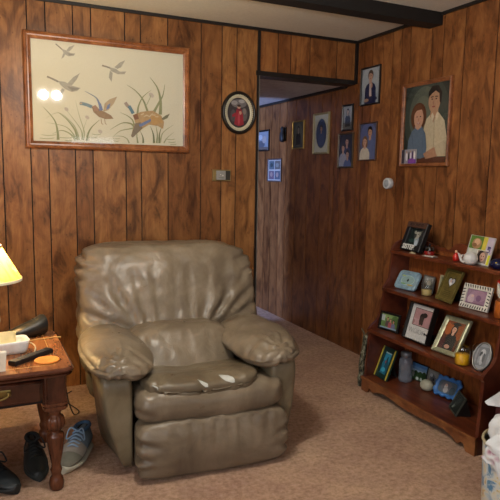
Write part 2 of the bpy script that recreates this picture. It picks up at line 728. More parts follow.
mb = panel_wall('left', 'y', YR, .1, 0, H, rep(YR, .1, 3), PANEL_B, XL, -.1)
struct(mb.build('wall_left'))
# rear wall with two window openings
W1 = (-1.35, -.6, .95, 1.95)
W2 = (-3.6, -2.7, .95, 1.95)
mb = MB()
for x0, x1, z0, z1 in ((XL, W2[0], 0, H), (W2[1], W1[0], 0, H), (W1[1], .0, 0, H), (W2[0], W2[1], 0, .95), (W2[0], W2[1], 1.95, H), (W1[0], W1[1], 0, .95), (W1[0], W1[1], 1.95, H)):
    mb.box(x0, x1, YR - .1, YR, z0, z1, PANEL_B)
struct(mb.build('wall_rear'))
for i, w in enumerate((W1, W2)):
    mb = MB()
    wm = plain('window_white', '#cfcfca', .5)
    for a in ((w[0], w[1], w[2], w[2] + .05), (w[0], w[1], w[3] - .05, w[3]), (w[0], w[0] + .05, w[2], w[3]), (w[1] - .05, w[1], w[2], w[3]), (w[0], w[1], 1.43, 1.47)):
        mb.box(a[0], a[1], YR - .07, YR - .02, a[2], a[3], wm)
    o = struct(mb.build('window_%d' % (i + 1)))
    mb = MB()
    mb.poly([(w[0], YR - .045, w[2]), (w[1], YR - .045, w[2]), (w[1], YR - .045, w[3]), (w[0], YR - .045, w[3])], glass_pane())
    mb.build('pane', o)
mb = MB()
mb.box(XL, .0, YR, HALL_END + .1, -.05, 0, CARPET)
struct(mb.build('floor'))
mb = MB()
mb.box(XL, 0, YR, 0.0, H, H + .05, CEIL)
struct(mb.build('ceiling'))
mb = MB()
mb.box(XL, 0, .1, HALL_END + .1, HH + .002, HH + .06, plain('hall_ceiling', '#d3d1ce', .9, bump=.3))
struct(mb.build('ceiling_hall'))
# hall: its left side has an open doorway to a daylit room beyond y=.95
mb = MB()
mb.box(-.93, -.83, .1, 1.13, 0, HH, PANEL_R)
mb.box(-.93, -.83, 2.25, HALL_END, 0, HH, PANEL_R)
mb.box(XL, 0, HALL_END, HALL_END + .1, 0, HH, PANEL_R)
struct(mb.build('wall_hall'))
# trims
mb = MB()
mb.box(XL, 0, -.016, 0, H - .018, H, BLACKTRIM)
struct(mb.build('trim_1'))
mb = MB()
mb.box(-.016, 0, YR, -.016, H - .018, H, BLACKTRIM)
struct(mb.build('trim_2'))
mb = MB()
mb.box(-.02, 0, -.02, 0, HH - .006, H - .018, BLACKTRIM)
struct(mb.build('trim_3'))
mb = MB()
mb.box(-.835, -.02, -.012, .11, HH - .012, HH + .02, BLACKTRIM)
struct(mb.build('trim_4'))
mb = MB()
mb.box(-.828, -.812, -.012, .11, 0, HH - .012, BLACKTRIM)
mb.box(-.816, -.811, -.014, -.006, 0, HH - .012, plain('jamb_highlight', '#77736c', .4, .3))  # pale strip paints the highlight along the dark jamb edge
struct(mb.build('trim_5'))
mb = MB()
mb.box(-.018, 0, .11, HALL_END, HH - .02, HH, BLACKTRIM)
struct(mb.build('trim_6'))
mb = MB()
mb.box(-.826, -.808, -.012, 0, HH + .02, H - .018, BLACKTRIM)
struct(mb.build('trim_7'))
# dark beam under the ceiling
mb = MB()
bwm = wood_mat('dark_beam', '#060404', '#0d0907', '#17110e', (2, 20, 20), .7)
mb.box(XL, 0, -.875, -.765, 2.283, H, bwm)
struct(mb.build('ceiling_beam'))

# ------------------------------------------------------------------ recliner
rec = thing('recliner', 'worn taupe leather recliner armchair with torn seat by the panelled wall', 'armchair', (-1.65, -.85, 0), rad(-4.5))


def back_warp(p):
    x, y, z = p.x, p.y, p.z
    # z local runs -.37..+.37 ; puffier in the middle, wider low down
    t = (z + .37) / .74
    x *= 1.02 - .02 * max(0, t - .35)
    if z > 0:
        z += .02 * (1 - (x / .52) ** 2) * t
    y -= .035 * (1 - min(1, abs(x) / .5) ** 2) * (1 - abs(2 * t - 1) ** 2) * (1 if y < 0 else 0)
    y += .02 * (x / .5) ** 2
    return Vector((x, y + .36 * (z + .1), z))


BACK_CR = [(-.25, -.05, -.5, .05, .026, .02), (-.24, -.04, -.46, .14, .018, .017), (-.22, -.02, -.34, .2, .018, .02), (-.16, 0, -.21, .25, .014, .018),
           (-.09, .01, -.11, .27, .012, .015), (0, .01, .01, .26, .010, .017), (.08, .01, .1, .27, .012, .015), (.15, 0, .22, .26, .014, .018),
           (.22, -.02, .36, .19, .02, .019), (.24, -.04, .48, .13, .02, .016), (.25, -.05, .5, .04, .024, .018), (.2, -.02, .46, .23, .014, .015),
           (-.26, -.08, -.52, -.05, .018, .017), (.26, -.08, .53, -.06, .018, .017), (-.04, .02, -.05, .22, .008, .012), (.045, .02, .06, .2, .008, .012),
           (.12, .0, .16, .19, .009, .012), (-.12, .0, -.16, .2, .009, .012), (-.52, .33, -.38, .3, .016, .014), (-.52, .27, -.39, .26, .014, .012), (-.52, .21, -.44, .2, .012, .012),
           (.52, .33, .4, .29, .016, .014), (.52, .24, .42, .22, .012, .012), (-.3, .1, -.36, .3, .008, .03), (.3, .1, .33, .3, .008, .03)]


def back_disp(p, n):
    d = .009 * fbm(p, 4.5) + .004 * fbm(p + Vector((3, 1, 7)), 13)
    if n.y < .35:
        d += 1.25 * creases(BACK_CR, p.x, p.z)
        # tuck where the lumbar cushion is sewn on
        arc = -.03 - .02 * (p.x / .25) ** 2
        if p.z < arc:
            d -= .05 * min(1, (arc - p.z) / .04)
    return d


bm = soft_box(.497, .14, .365, 7.5, 50, back_warp, back_disp, (-.003, .255, .575))
soft_obj('backrest', bm, LEATHER, rec)


def lum_disp(p, n):
    cr = [(-.1, .1, -.08, -.06, .006, .012), (.02, .11, .04, -.04, .006, .012), (.14, .1, .13, -.05, .007, .012), (-.2, .09, -.16, .0, .006, .012), (-.26, -.1, -.1, -.07, .006, .014)]
    return creases(cr, p.x, p.z) + .005 * fbm(p, 8)


def lum_warp(p):
    z = p.z + .012 * (1 - (p.x / .29) ** 2) * (1 if p.z > 0 else 0)
    return Vector((p.x, p.y + .75 * z - .03 * (1 - (p.x / .3) ** 2), z))


soft_obj('lumbar_cushion', soft_box(.272, .11, .128, 4.6, 28, lum_warp, lum_disp, (-.015, -.015, .432)), LEATHER, rec)

# seat cushion, front lip sagging, leather torn along the lip
def seat_warp(p):
    f = max(0, (-p.y - .12) / .2)
    z = p.z - .17 * (p.y + .3) - .03 * f * f - .02 * max(0, 1 - abs(p.x) / .3) * (1 if p.z > 0 else .4)
    if p.z < 0:
        z -= .02 * math.sin(p.x * 9 + 2.2) * f * .6
    return Vector((p.x * (1 + .02 * f), p.y, z))


def seat_disp(p, n):
    cr = [(-.25, -.28, -.1, -.18, .008, .014), (-.2, -.31, -.2, -.2, .006, .012), (-.02, -.3, .02, -.18, .007, .013), (.16, -.3, .1, -.16, .006, .013), (.02, -.1, .2, -.12, .006, .02)]
    return creases(cr, p.x, p.y) + .006 * fbm(p, 7)


seat = soft_obj('seat_cushion', soft_box(.28, .3, .05, 5, 30, seat_warp, seat_disp, (-.01, -.21, .428)), leather_mat('seat_leather', '#54493a', '#685c49', '#796d59', .5), rec)
tearm = plain('torn_white_backing', '#b3b5ae', .8)


def tear(pts, name='tear'):
    me = seat.data
    from mathutils.bvhtree import BVHTree
    bvh = BVHTree.FromPolygons([v.co for v in me.vertices], [p.vertices for p in me.polygons])
    mb = MB()
    rows = []
    for a, b in pts:
        row = []
        for k in range(4):
            q = Vector(a).lerp(Vector(b), k / 3)
            h = bvh.find_nearest(q)
            row.append(mb.bm.verts.new(h[0] + h[1] * .0022))
        rows.append(row)
    for r0, r1 in zip(rows, rows[1:]):
        for k in range(3):
            mb.face([r0[k], r0[k + 1], r1[k + 1], r1[k]], tearm, True)
    o = mb.build(name, seat)
    o['label'] = 'white backing showing through a tear'


tear([((-.055, -.475, .46), (-.054, -.477, .46)), ((-.042, -.495, .45), (-.03, -.495, .45)), ((-.035, -.51, .43), (-.012, -.51, .43)), ((-.025, -.515, .41), (-.012, -.515, .41))])
tear([((.055, -.46, .46), (.06, -.455, .46)), ((.06, -.48, .455), (.09, -.478, .455)), ((.068, -.5, .445), (.112, -.495, .445)), ((.08, -.51, .43), (.118, -.505, .43)), ((.105, -.512, .415), (.116, -.51, .415))])
tear([((-.262, -.495, .44), (-.254, -.495, .44)), ((-.265, -.505, .425), (-.243, -.505, .43)), ((-.257, -.51, .41), (-.25, -.51, .41))])


def rail_disp(p, n):
    cr = [(-.3, .08, -.25, .0, .006, .02), (.3, .08, .26, .0, .006, .02), (-.34, -.02, -.28, -.03, .008, .014), (.1, .09, .12, .0, .004, .02)]
    return creases(cr, p.x, p.z) + .006 * fbm(p, 5)


soft_obj('front_rail', soft_box(.352, .13, .084, 4.4, 30, lambda p: Vector((p.x, p.y - .03 * (1 - (p.z / .085) ** 2) * (p.y < 0), p.z + .012 * (p.x / .36) ** 2 - .01)), rail_disp, (.027, -.37, .332)), LEATHER, rec)
FOOT_CR = [(-.12, .11, -.1, -.1, .008, .012), (.0, .11, .02, -.09, .010, .013), (.04, .1, .06, -.06, .007, .012), (.12, .11, .11, -.1, .008, .012), (.17, .11, .16, -.08, .007, .011),
           (-.36, .05, -.27, .03, .010, .014), (-.36, -.02, -.29, -.03, .010, .013), (-.35, -.08, -.29, -.06, .008, .013), (.37, .04, .3, .02, .010, .014), (.37, -.06, .29, -.04, .008, .014), (-.2, .1, -.18, .0, .005, .014), (.25, .11, .24, .0, .006, .014)]
soft_obj('footrest', soft_box(.356, .08, .135, 6.5, 34, lambda p: Vector((p.x, p.y - .022 * (1 - (p.z / .12) ** 2) * (1 - (p.x / .4) ** 4) * (p.y < 0), p.z)),
                              lambda p, n: (1.5 * creases(FOOT_CR, p.x, p.z) if n.y < 0 else 0) + .006 * fbm(p, 6), (.03, -.455, .139)), LEATHER, rec)


def arm_part(sx):
    def wp(p):
        t = (p.y + .36) / .72          # 0 front .. 1 back
        k = 1 + .06 * math.sin(PI * min(1, max(0, 1.0 - t)))
        z = p.z * (1 - .1 * t) - .11 * max(0, .4 - t) ** 1.2 + .01
        x = p.x * k + sx * .02 * (1 - t) * (0 if p.z > 0 else 1)
        return Vector((x, p.y, z - .3 * (sx * -p.x > 0) * abs(p.x)))

    def dp(p, n):
        d = .006 * fbm(p + Vector((sx * 4, 0, 0)), 7)
        fx, fz = sx * .03, .02
        # gathers radiating from the pleat at the front of the pad
        r = math.hypot(p.x - fx, p.z - fz)
        a = math.atan2(p.z - fz, p.x - fx)
        if p.y < -.1:
            d += .006 * math.sin(a * 11 + 2 * fbm(p, 6)) * math.exp(-(max(0, r - .02) / .08) ** 2) * min(1, (-.1 - p.y) / .15) * min(1, r / .03)
        d += creases([(sx * -.1, -.33, sx * .06, -.2, .006, .016), (sx * -.12, -.24, sx * .08, -.12, .006, .016), (sx * .1, -.3, sx * -.02, -.12, .005, .014)], p.x, p.y) * (n.z > 0)
        return d
    pad = soft_obj('arm_pad', soft_box(.155, .345, .058, 2.6, 32, wp, dp, (.352 if sx > 0 else -.366, -.13, .515)), LEATHER, rec)

    def pw(p):
        # side panel: outer face tapers in toward the floor at the front, bottom rounded back
        t = (p.z + .235) / .47
        fr = max(0, min(1, (-p.y + .1) / .4))
        x = p.x
        if True:
            x -= sx * (.105 if sx < 0 else .05) * ((sx * x + .075) / .15) * (1 - min(1, t * 1.05)) ** 1.7 * (0.25 + .75 * fr)
        x -= sx * .07 * max(0, p.y / .38) * ((sx * p.x + .075) / .15)
        y = p.y + .03 * (1 - min(1, t * 1.6)) ** 2 * fr
        return Vector((x, y, p.z))
    soft_obj('side_panel', soft_box(.075, .41, .24, 9, 20, pw, lambda p, n: .003 * fbm(p, 6), (.396 if sx > 0 else -.403, -.035, .248)), LEATHER_D, rec)


arm_part(-1)
arm_part(1)
mb = MB()
dk = plain('recliner_underside', '#171310', .9)
mb.box(-.24, .3, -.34, .36, .05, .3, dk, None, .01)
for x in (-.2, .26):
    for y in (-.28, .32):
        mb.box(x - .03, x + .03, y - .03, y + .03, 0, .06, dk)
mb.build('base', rec)
soft_obj('back_cover', soft_box(.47, .05, .3, 8, 12, None, None, (.0, .36, .37)), LEATHER_D, rec)

# ------------------------------------------------------------------ end table
TZ = .555
tx0, tx1, ty0, ty1 = -2.86, -2.266, -1.30, -.655
tbl = thing('end_table', 'cherry wood end table with turned legs and brass drawer pull beside the recliner', 'table', ((tx0 + tx1) / 2, (ty0 + ty1) / 2, 0))
hx, hy = (tx1 - tx0) / 2, (ty1 - ty0) / 2


def clip_rect(ax, ay, c, n=4):
    pts = []
    for sx, sy, a0 in ((1, -1, -90), (1, 1, 0), (-1, 1, 90), (-1, -1, 180)):
        for k in range(n + 1):
            a = rad(a0 + 90 * k / n)
            pts.append((sx * (ax - c) + c * math.cos(a), sy * (ay - c) + c * math.sin(a)))
    return pts


mb = MB()
prof = [(.02, -.036), (.008, -.034), (.004, -.026), (.012, -.023), (.002, -.018), (0, -.01), (.004, -.003), (.01, 0)]
mb.loft([[(x, y, TZ + z) for x, y in clip_rect(hx - i, hy - i, .045)] for i, z in prof], TABLEW, True, True, False, False)
mb.loft([[(x, y, TZ + z) for x, y in clip_rect(hx - .01, hy - .01, .04)] for z in (-.002, 0.0)], TABLETOP, True, False, True, False)
top = mb.build('tabletop', tbl)
mb = MB()
inl = plain('inlay_pale', '#a07a46', .35)
for q in ((hx - .075, hx - .0715, -hy + .075, hy - .075), (-hx + .0715, -hx + .075, -hy + .075, hy - .075)):
    mb.box(q[0], q[1], q[2], q[3], TZ - .001, TZ + .0006, inl)
for q in ((-hx + .075, hx - .075, hy - .075, hy - .0715), (-hx + .075, hx - .075, -hy + .0715, -hy + .075)):
    mb.box(q[0], q[1], q[2], q[3], TZ - .001, TZ + .0006, inl)
mb.build('inlay', top)
# apron with drawer
mb = MB()
mb.box(-hx + .07, hx - .07, -hy + .055, -hy + .075, .4, TZ - .036, TABLEW)
mb.box(-hx + .07, hx - .07, hy - .075, hy - .055, .4, TZ - .036, TABLEW)
mb.box(-hx + .055, -hx + .075, -hy + .07, hy - .07, .4, TZ - .036, TABLEW)
mb.box(hx - .075, hx - .055, -hy + .07, hy - .07, .4, TZ - .036, TABLEW)
mb.build('apron', tbl)
mb = MB()
mb.box(-hx + .11, hx - .135, -hy + .036, -hy + .056, .415, TZ - .056, TABLEW, None, .006)
mb.loft([[(x, -hy + .046 + .012 * math.cos(a), TZ - .056 + .009 * math.sin(a)) for a in [2 * PI * k / 12 for k in range(12)]] for x in (-hx + .105, hx - .13)], TABLEW, True, True, True)
mb.box(-hx + .105, hx - .13, -hy + .05, -hy + .057, .405, .416, plain('drawer_gap', '#0d0807', .9))
dr = mb.build('drawer', tbl)
mb = MB()
zc = .468
mb.box(-.05, .05, -hy + .033, -hy + .037, zc - .012, zc + .016, BRASS, None, .004)
mb.tube(smooth_line([(-.04, -hy + .03, zc + .004), (-.035, -hy + .018, zc - .008), (0, -hy + .014, zc - .016), (.035, -hy + .018, zc - .008), (.04, -hy + .03, zc + .004)], 5), .004, BRASS)
for x in (-.04, .04):
    mb.lathe([(.009, -.004), (.011, 0), (.006, .006)], BRASS, (x, -hy + .03, zc + .004), 12)
mb.build('handle', dr)
LEGP = [(.024, 0), (.03, .008), (.032, .03), (.027, .052), (.019, .066), (.022, .08), (.025, .09), (.02, .102), (.019, .112), (.022, .13), (.027, .155), (.033, .195), (.0365, .235), (.035, .25), (.022, .259), (.021, .266),
        (.034, .274), (.041, .29), (.042, .305), (.039, .32), (.034, .329), (.024, .334), (.025, .345), (.03, .352), (.031, .362), (.026, .366)]
for sx in (-1, 1):
    for sy in (-1, 1):
        cx, cy = sx * (hx - .078), sy * (hy - .078)
        mb = MB()
        mb.lathe(LEGP, TABLEL, (cx, cy, 0), 84, flute=1, fl_rng=(.268, .332))
        # moulded collar, then the fluted post
        for z0, z1, r in ((.366, .374, .044), (.374, .384, .05), (.384, .392, .046), (.392, .4, .052)):
            mb.loft([[(cx + x, cy + y, z) for x, y in clip_rect(r, r, .018, 3)] for z in (z0, z1)], TABLEL, True, True, True, False)
        pts = clip_rect(.048, .048, .022, 6)
        fl = []
        for i, (x, y) in enumerate(pts):
            k = .955 if i % 2 else 1
            fl.append((cx + x * k, cy + y * k))
        mb.loft([[(x, y, z) for x, y in fl] for z in (.4, TZ - .034)], TABLEW, True, False, False, False)
        for j in range(-2, 3):
            mb.box(cx + j * .014 - .002, cx + j * .014 + .002, cy - .0505, cy - .046, .41, TZ - .045, TABLEW)
        mb.build('leg', tbl)

# ------------------------------------------------------------------ lamp on the table
lamp = thing('table_lamp', 'lit table lamp with yellow pleated cone shade on the end table', 'lamp', (-2.587, -.80, TZ - .0))
mb = MB()
cer = plain('lamp_ceramic', '#b9a98a', .25)
mb.lathe([(.06, 0), (.062, .008), (.05, .014), (.032, .03), (.05, .07), (.06, .11), (.05, .16), (.026, .2), (.014, .215), (.01, .24), (.01, .3), (.006, .33)], cer, (0, 0, 0), 28)
mb.build('base', lamp)
t = NT('yellow_shade')
tl = t.n('ShaderNodeBsdfTranslucent')
df = t.n('ShaderNodeBsdfDiffuse')
nz = t.noise(t.coords((9, 9, 5)), 1.6, 4, .6, 1.0)
cc = t.ramp(nz, [(.35, '#c9a45c'), (.55, '#bd9348'), (.7, '#dcc391')])
t.l(cc, tl.inputs[0])
t.l(cc, df.inputs[0])
mx = t.n('ShaderNodeMixShader')
mx.inputs[0].default_value = .5
t.l(tl.outputs[0], mx.inputs[1])
t.l(df.outputs[0], mx.inputs[2])
t.l(mx.outputs[0], t.out.inputs['Surface'])
SHADE = t.m
mb = MB()
n = 72
loops = []
for r, z in ((.158, .302), (.157, .307), (.115, .382), (.075, .454), (.074, .457)):
    loops.append([(r * (1 - .012 * (i % 2)) * math.cos(2 * PI * i / n), r * (1 - .012 * (i % 2)) * math.sin(2 * PI * i / n), z) for i in range(n)])
mb.loft(loops, SHADE)
sh = mb.build('lamp_shade', lamp)
mb = MB()
wt = plain('shade_binding', '#d9d2b8', .8)
mb.lathe([(.1595, .296), (.1605, .302), (.1595, .309), (.157, .308), (.157, .297), (.1595, .296)], wt, (0, 0, 0), 48, False, False)
mb.lathe([(.076, .45), (.077, .457), (.076, .464), (.073, .463), (.073, .451), (.076, .45)], plain('shade_top_binding', '#8a7a7c', .7), (0, 0, 0), 36, False, False)
mb.build('binding', sh)
mb = MB()
t = NT('bulb_glow')
t.b.inputs['Emission Color'].default_value = (1, .72, .36, 1)
t.b.inputs['Emission Strength'].default_value = 6
mb.lathe([(.012, .325), (.02, .34), (.029, .365), (.026, .385), (.014, .398), (.003, .402)], t.m, (0, 0, 0), 20)
bulb = mb.build('bulb', lamp)

# ------------------------------------------------------------------ things on the end table
def at(px, py, z):
    return on(px, py, 2, z)


p = at(10, 354, TZ)
bowl = tag(MB(), '', '') if False else None
mb = MB()
outer = [(.04, 0), (.055, .004), (.062, .02), (.068, .048), (.07, .06)]
inner = [(.066, .06), (.064, .046), (.056, .016), (.0, .01)]
def sq(r, z, k=1):
    pts = clip_rect(r, r * .8, r * .32, 5)
    return [(x, y, z) for x, y in pts]
mb.loft([sq(r, z) for r, z in outer + inner[:3]] + [sq(.01, .012)], WHITE, True, True, True)
bowl = tag(mb.build('bowl'), 'rounded white open dish on the end table in front of the black case', 'bowl')
bowl.location = (-2.492, -.985, TZ)
bowl.rotation_euler = (0, 0, rad(8))
# pale note block standing in / on the dish
mb = MB()
for k in range(3):
    mb.box(-.03 + k * .004, .028 + k * .004, -.02 + k * .012, -.016 + k * .012, 0, .085 - .004 * k, plain('cream_card', '#e3d3a0', .8), Matrix.Rotation(rad(-6 + 4 * k), 4, 'X'))
nt = tag(mb.build('note_cards'), 'cream note cards standing upright in the white dish on the table', 'paper')
nt.location = (-2.51, -.99, TZ + .014)
# black case
mb = MB()
blk = plain('black_leatherette', '#1a1b1c', .38, bump=.2)
prof = []
for x, hh_, w in ((-.1, .035, .03), (-.09, .05, .04), (-.03, .065, .048), (.04, .085, .052), (.075, .1, .05), (.085, .098, .046)):
    prof.append([(x, w * math.cos(a) * (1 if abs(math.cos(a)) < .9 else .95), max(0, hh_ * .5 + hh_ * .5 * math.sin(a))) for a in [2 * PI * k / 16 for k in range(16)]])
mb.loft(prof, blk, True, True, False)
inner = [[(x + .0, y * .85, .006 + z * .9) for (x, y, z) in prof[-1]], [(.03, y * .75, .008 + z * .8) for (x, y, z) in prof[-1]]]
mb.loft([prof[-1], inner[0], inner[1]], plain('case_inside', '#0c0c0d', .8), True, False, True)
case = tag(mb.build('glasses_case'), 'open black soft case lying behind the white dish on the end table', 'case')
case.location = (-2.408, -.75, TZ)
case.rotation_euler = (0, 0, rad(24))
# remote
a, b = at(12, 366, TZ), at(50, 352, TZ)
d = b - a
rem = thing('remote_control', 'slim black remote control lying on the table next to the orange coaster', 'remote', ((a + b) / 2 + Vector((0, 0, 0))), math.atan2(d.y, d.x))
L = d.length / 2
mb = MB()
mb.loft([[(x * L, y, z) for x, y, z in ((-1, -.02, .0), (1, -.018, .0), (1, .018, 0), (-1, .02, 0))], [(x * L, y, z) for x, y, z in ((-1, -.022, .012), (1, -.02, .012), (1, .02, .012), (-1, .022, .012))],
         [(x * L * .98, y * .85, .02) for x, y in ((-1, -.022), (1, -.02), (1, .02), (-1, .022))]], BLACKP, True, True, True, False)
mb.build('body', rem)
mb = MB()
gk = plain('remote_keys', '#4a4b50', .5)
for i in range(7):
    for j in (-1, 0, 1):
        mb.box(-L * .6 + i * L * .2 - .005, -L * .6 + i * L * .2 + .005, j * .01 - .003, j * .01 + .003, .0195, .0218, gk)
mb.build('keypad', rem)
# coaster
p = at(47, 361, TZ)
cs = thing('coaster', 'round orange cork coaster near the front corner of the end table', 'coaster', (p.x, p.y, TZ))
mb = MB()
mb.lathe([(.05, 0), (.052, .002), (.052, .006), (.05, .008), (.046, .008), (.044, .0065), (.001, .0065)], plain('orange_cork', '#c8792a', .7, bump=.3, vary=.2, scale=60), (0, 0, 0), 36)
mb.build('disc', cs)
# small white card/bottle at the table's front edge
mb = MB()
p = at(2, 371, TZ)
mb.loft([[(x * .013, y * .008, 0) for x, y in ((-1, -1), (1, -1), (1, 1), (-1, 1))], [(x * .019, y * .008, .075) for x, y in ((-1, -1), (1, -1), (1, 1), (-1, 1))], [(x * .019, y * .002, .082) for x, y in ((-1, -1), (1, -1), (1, 1), (-1, 1))]],
        plain('white_tube', '#dcd3bf', .5), True, True, True, False)
tb = thing('lotion_tube', 'small white squeeze tube standing at the front edge of the end table', 'tube', (p.x, p.y, TZ))
o = mb.build('tube_body', tb)
# cords on the table
cordm = plain('gold_cord', '#b0935a', .6)
pts = [at(q[0], q[1], TZ + .004) for q in ((29, 341), (36, 339.5), (46, 338.5), (54, 337), (61, 337))]
mb = MB()
mb.tube(smooth_line([tuple(q) for q in pts], 6), .0022, cordm)
tag(mb.build('gold_cord'), 'thin gold cord stretched across the back of the end table top', 'cord')
pts = [at(q[0], q[1], TZ + .004) for q in ((28, 342), (33, 344), (35.5, 348), (33, 354), (26, 358), (18, 360.5), (13, 361.5))]
mb = MB()
mb.tube(smooth_line([tuple(q) for q in pts], 6), .003, plain('white_cord', '#a9a394', .6))
tag(mb.build('charger_cable'), 'pale cable looping from the white dish down to the remote', 'cord')
# black cord down to the carpet behind the table
mb = MB()
pts = [(-2.262, -.80, .30), (-2.23, -.70, .20), (-2.205, -.64, .10), (-2.17, -.6, .03), (-2.14, -.55, .008), (-2.12, -.45, .006), (-2.13, -.3, .006)]
pts = [(-2.3, -.64, .50), (-2.245, -.62, .42), (-2.225, -.6, .28), (-2.2, -.56, .12), (-2.165, -.5, .02), (-2.13, -.42, .006), (-2.19, -.2, .006), (-2.12, -.1, .006)]
mb.tube(smooth_line(pts, 8), .003, plain('black_cable', '#15110f', .5))
tag(mb.build('power_cord'), 'thin black power cord hanging down behind the end table to the carpet', 'cord')


# ------------------------------------------------------------------ shoes
def shoe(name, label, toe, heel, w, hgt, up_m, toe_m, sole_m, lace_m, lin_m, group=None, strap=None, ankle=1.0):
    toe, heel = Vector(toe), Vector(heel)
    d = toe - heel
    L = d.length
    root = thing(name, label, 'shoe', ((toe.x + heel.x) / 2, (toe.y + heel.y) / 2, 0), math.atan2(d.y, d.x), group)
    # local x runs from heel (-L/2) to toe (+L/2)
    secs = []
    ts = [0, .03, .1, .2, .32, .42, .52, .62, .72, .82, .89, .94, .975, 1.0]
    for t in ts:
        wid = w * (0.62 + .25 * math.sin(PI * min(1, t * 1.1)) + .2 * math.exp(-((t - .7) / .22) ** 2))
        if t < .06:
            wid *= .6 + 6 * t
        if t > .85:
            wid *= max(.3, math.sqrt(max(0, 1 - ((t - .85) / .155) ** 2)))
        top = hgt * (ankle if t < .36 else (ankle - (ankle - .58) * (t - .36) / .3 if t < .66 else max(.3, .58 - (t - .66) * .6)))
        secs.append((t, wid, top))
    mb = MB()
    lo = []
    for t, wd, tp in secs:
        lo.append([(L * (t - .5), wd * 1.06 * math.cos(2 * PI * k / 20), .016 + .016 * math.sin(2 * PI * k / 20) * 1) for k in range(20)])
    mb.loft([[(x, y, max(0, z + .012 * max(0, (xx - .8) * 3) * (z > .01))) for x, y, z in l] for l, xx in zip(lo, ts)], sole_m, True, True, True)
    mb.build('sole', root)
    mb = MB()
    lo = []
    for t, wd, tp in secs:
        ring = []
        for k in range(24):
            a = 2 * PI * k / 24
            c, s = math.cos(a), math.sin(a)
            yy = wd * (abs(c) ** .75) * (1 if c > 0 else -1) * (1 - .38 * max(0, s))
            zz = .02 + (tp - .02) * (.5 + .5 * s)
            ring.append((L * (t - .5) * .97, yy, zz))
        lo.append(ring)
    n0 = next(i for i, t in enumerate(ts) if t >= .6)
    mb.loft(lo[:n0 + 1], up_m, True, True, False)
    mb.build('upper', root)
    mb = MB()
    mb.loft(lo[n0:], toe_m, True, False, True)
    mb.build('toe_cap', root)
    if strap:
        mb = MB()
        lo2 = []
        for t, wd, tp in secs[6:9]:
            lo2.append([(L * (t - .5) * .97, y * 1.04, z * 1.02 + .001) for (x, y, z) in [q for q in lo[ts.index(t)]]])
        mb.loft(lo2, strap, True, False, False)
        mb.build('strap', root)
    # opening: padded collar ring and dark foot hole
    mb = MB()
    pts = [(L * (-.30 + .17 * math.cos(2 * PI * k / 20)), w * .52 * math.sin(2 * PI * k / 20), hgt * ankle + .002 - .012 * math.cos(2 * PI * k / 20) * 0) for k in range(20)]
    mb.tube(pts, .009, lin_m, 8, True)
    mb.poly([(x, y * .95, z - .004) for x, y, z in pts], plain('shoe_hole', '#0a0a0b', .9))
    mb.build('collar', root)
    mb = MB()
    for k in range(5):
        t = .38 + .055 * k
        x = L * (t - .5)
        z = hgt * (ankle - (ankle - .58) * max(0, (t - .36)) / .3) + .004
        mb.tube(smooth_line([(x, -w * .45, z - .012), (x + .006, 0, z + .004), (x, w * .45, z - .012)], 5), .0042, lace_m, 6)
    for s in (-1, 1):
        mb.tube(smooth_line([(L * -.1, 0, hgt * ankle), (L * -.06, s * .03, hgt * ankle + .022), (L * -.0, s * .045, hgt * .8), (L * -.06, s * .02, hgt * .86)], 5), .0035, lace_m, 6)
    mb.build('laces', root)
    return root


shoe('sneaker', 'grey sneaker with blue laces and white sole between end table and recliner', (-2.305, -1.115), (-2.155, -.865), .06, .125,
     plain('sneaker_blue_mesh', '#62707c', .8, bump=.4), plain('sneaker_grey_suede', '#6d6a5d', .9, bump=.4), plain('sneaker_sole', '#b9b5a2', .6), plain('lace_blue', '#8aa3bd', .8), plain('sneaker_lining', '#3d5a78', .9),
     strap=plain('sneaker_strap', '#8a8279', .85))
bk = plain('boot_black', '#1b1e1e', .5, bump=.3)
shoe('boot', 'black lace-up shoe under the end table with its toe toward the room', (-2.405, -1.14), (-2.42, -.87), .05, .115, bk, plain('boot_toe', '#202525', .42), plain('boot_sole', '#252a29', .6), plain('boot_lace', '#0e0f0f', .7), plain('boot_lining', '#191b1d', .9))
shoe('boot', 'black shoe with grey collar lining lying at the left edge beside the other dark shoe', (-2.50, -1.205), (-2.645, -.985), .052, .115, plain('boot_charcoal', '#20262a', .5, bump=.3), plain('boot_charcoal_toe', '#23292c', .45), plain('boot_sole_b', '#1a1c1c', .6), plain('boot_lace_b', '#121314', .7), plain('boot_collar_grey', '#5a646c', .85))

# ------------------------------------------------------------------ bookcase
BS, BD = Vector((-.03052407, -.99953403, 0)), Vector((.99953403, -.03052407, 0))
B0 = Vector((-.417, -.773, 0))


def B(s, d, z):
    return B0 + BS * s + BD * d + Vector((0, 0, z))


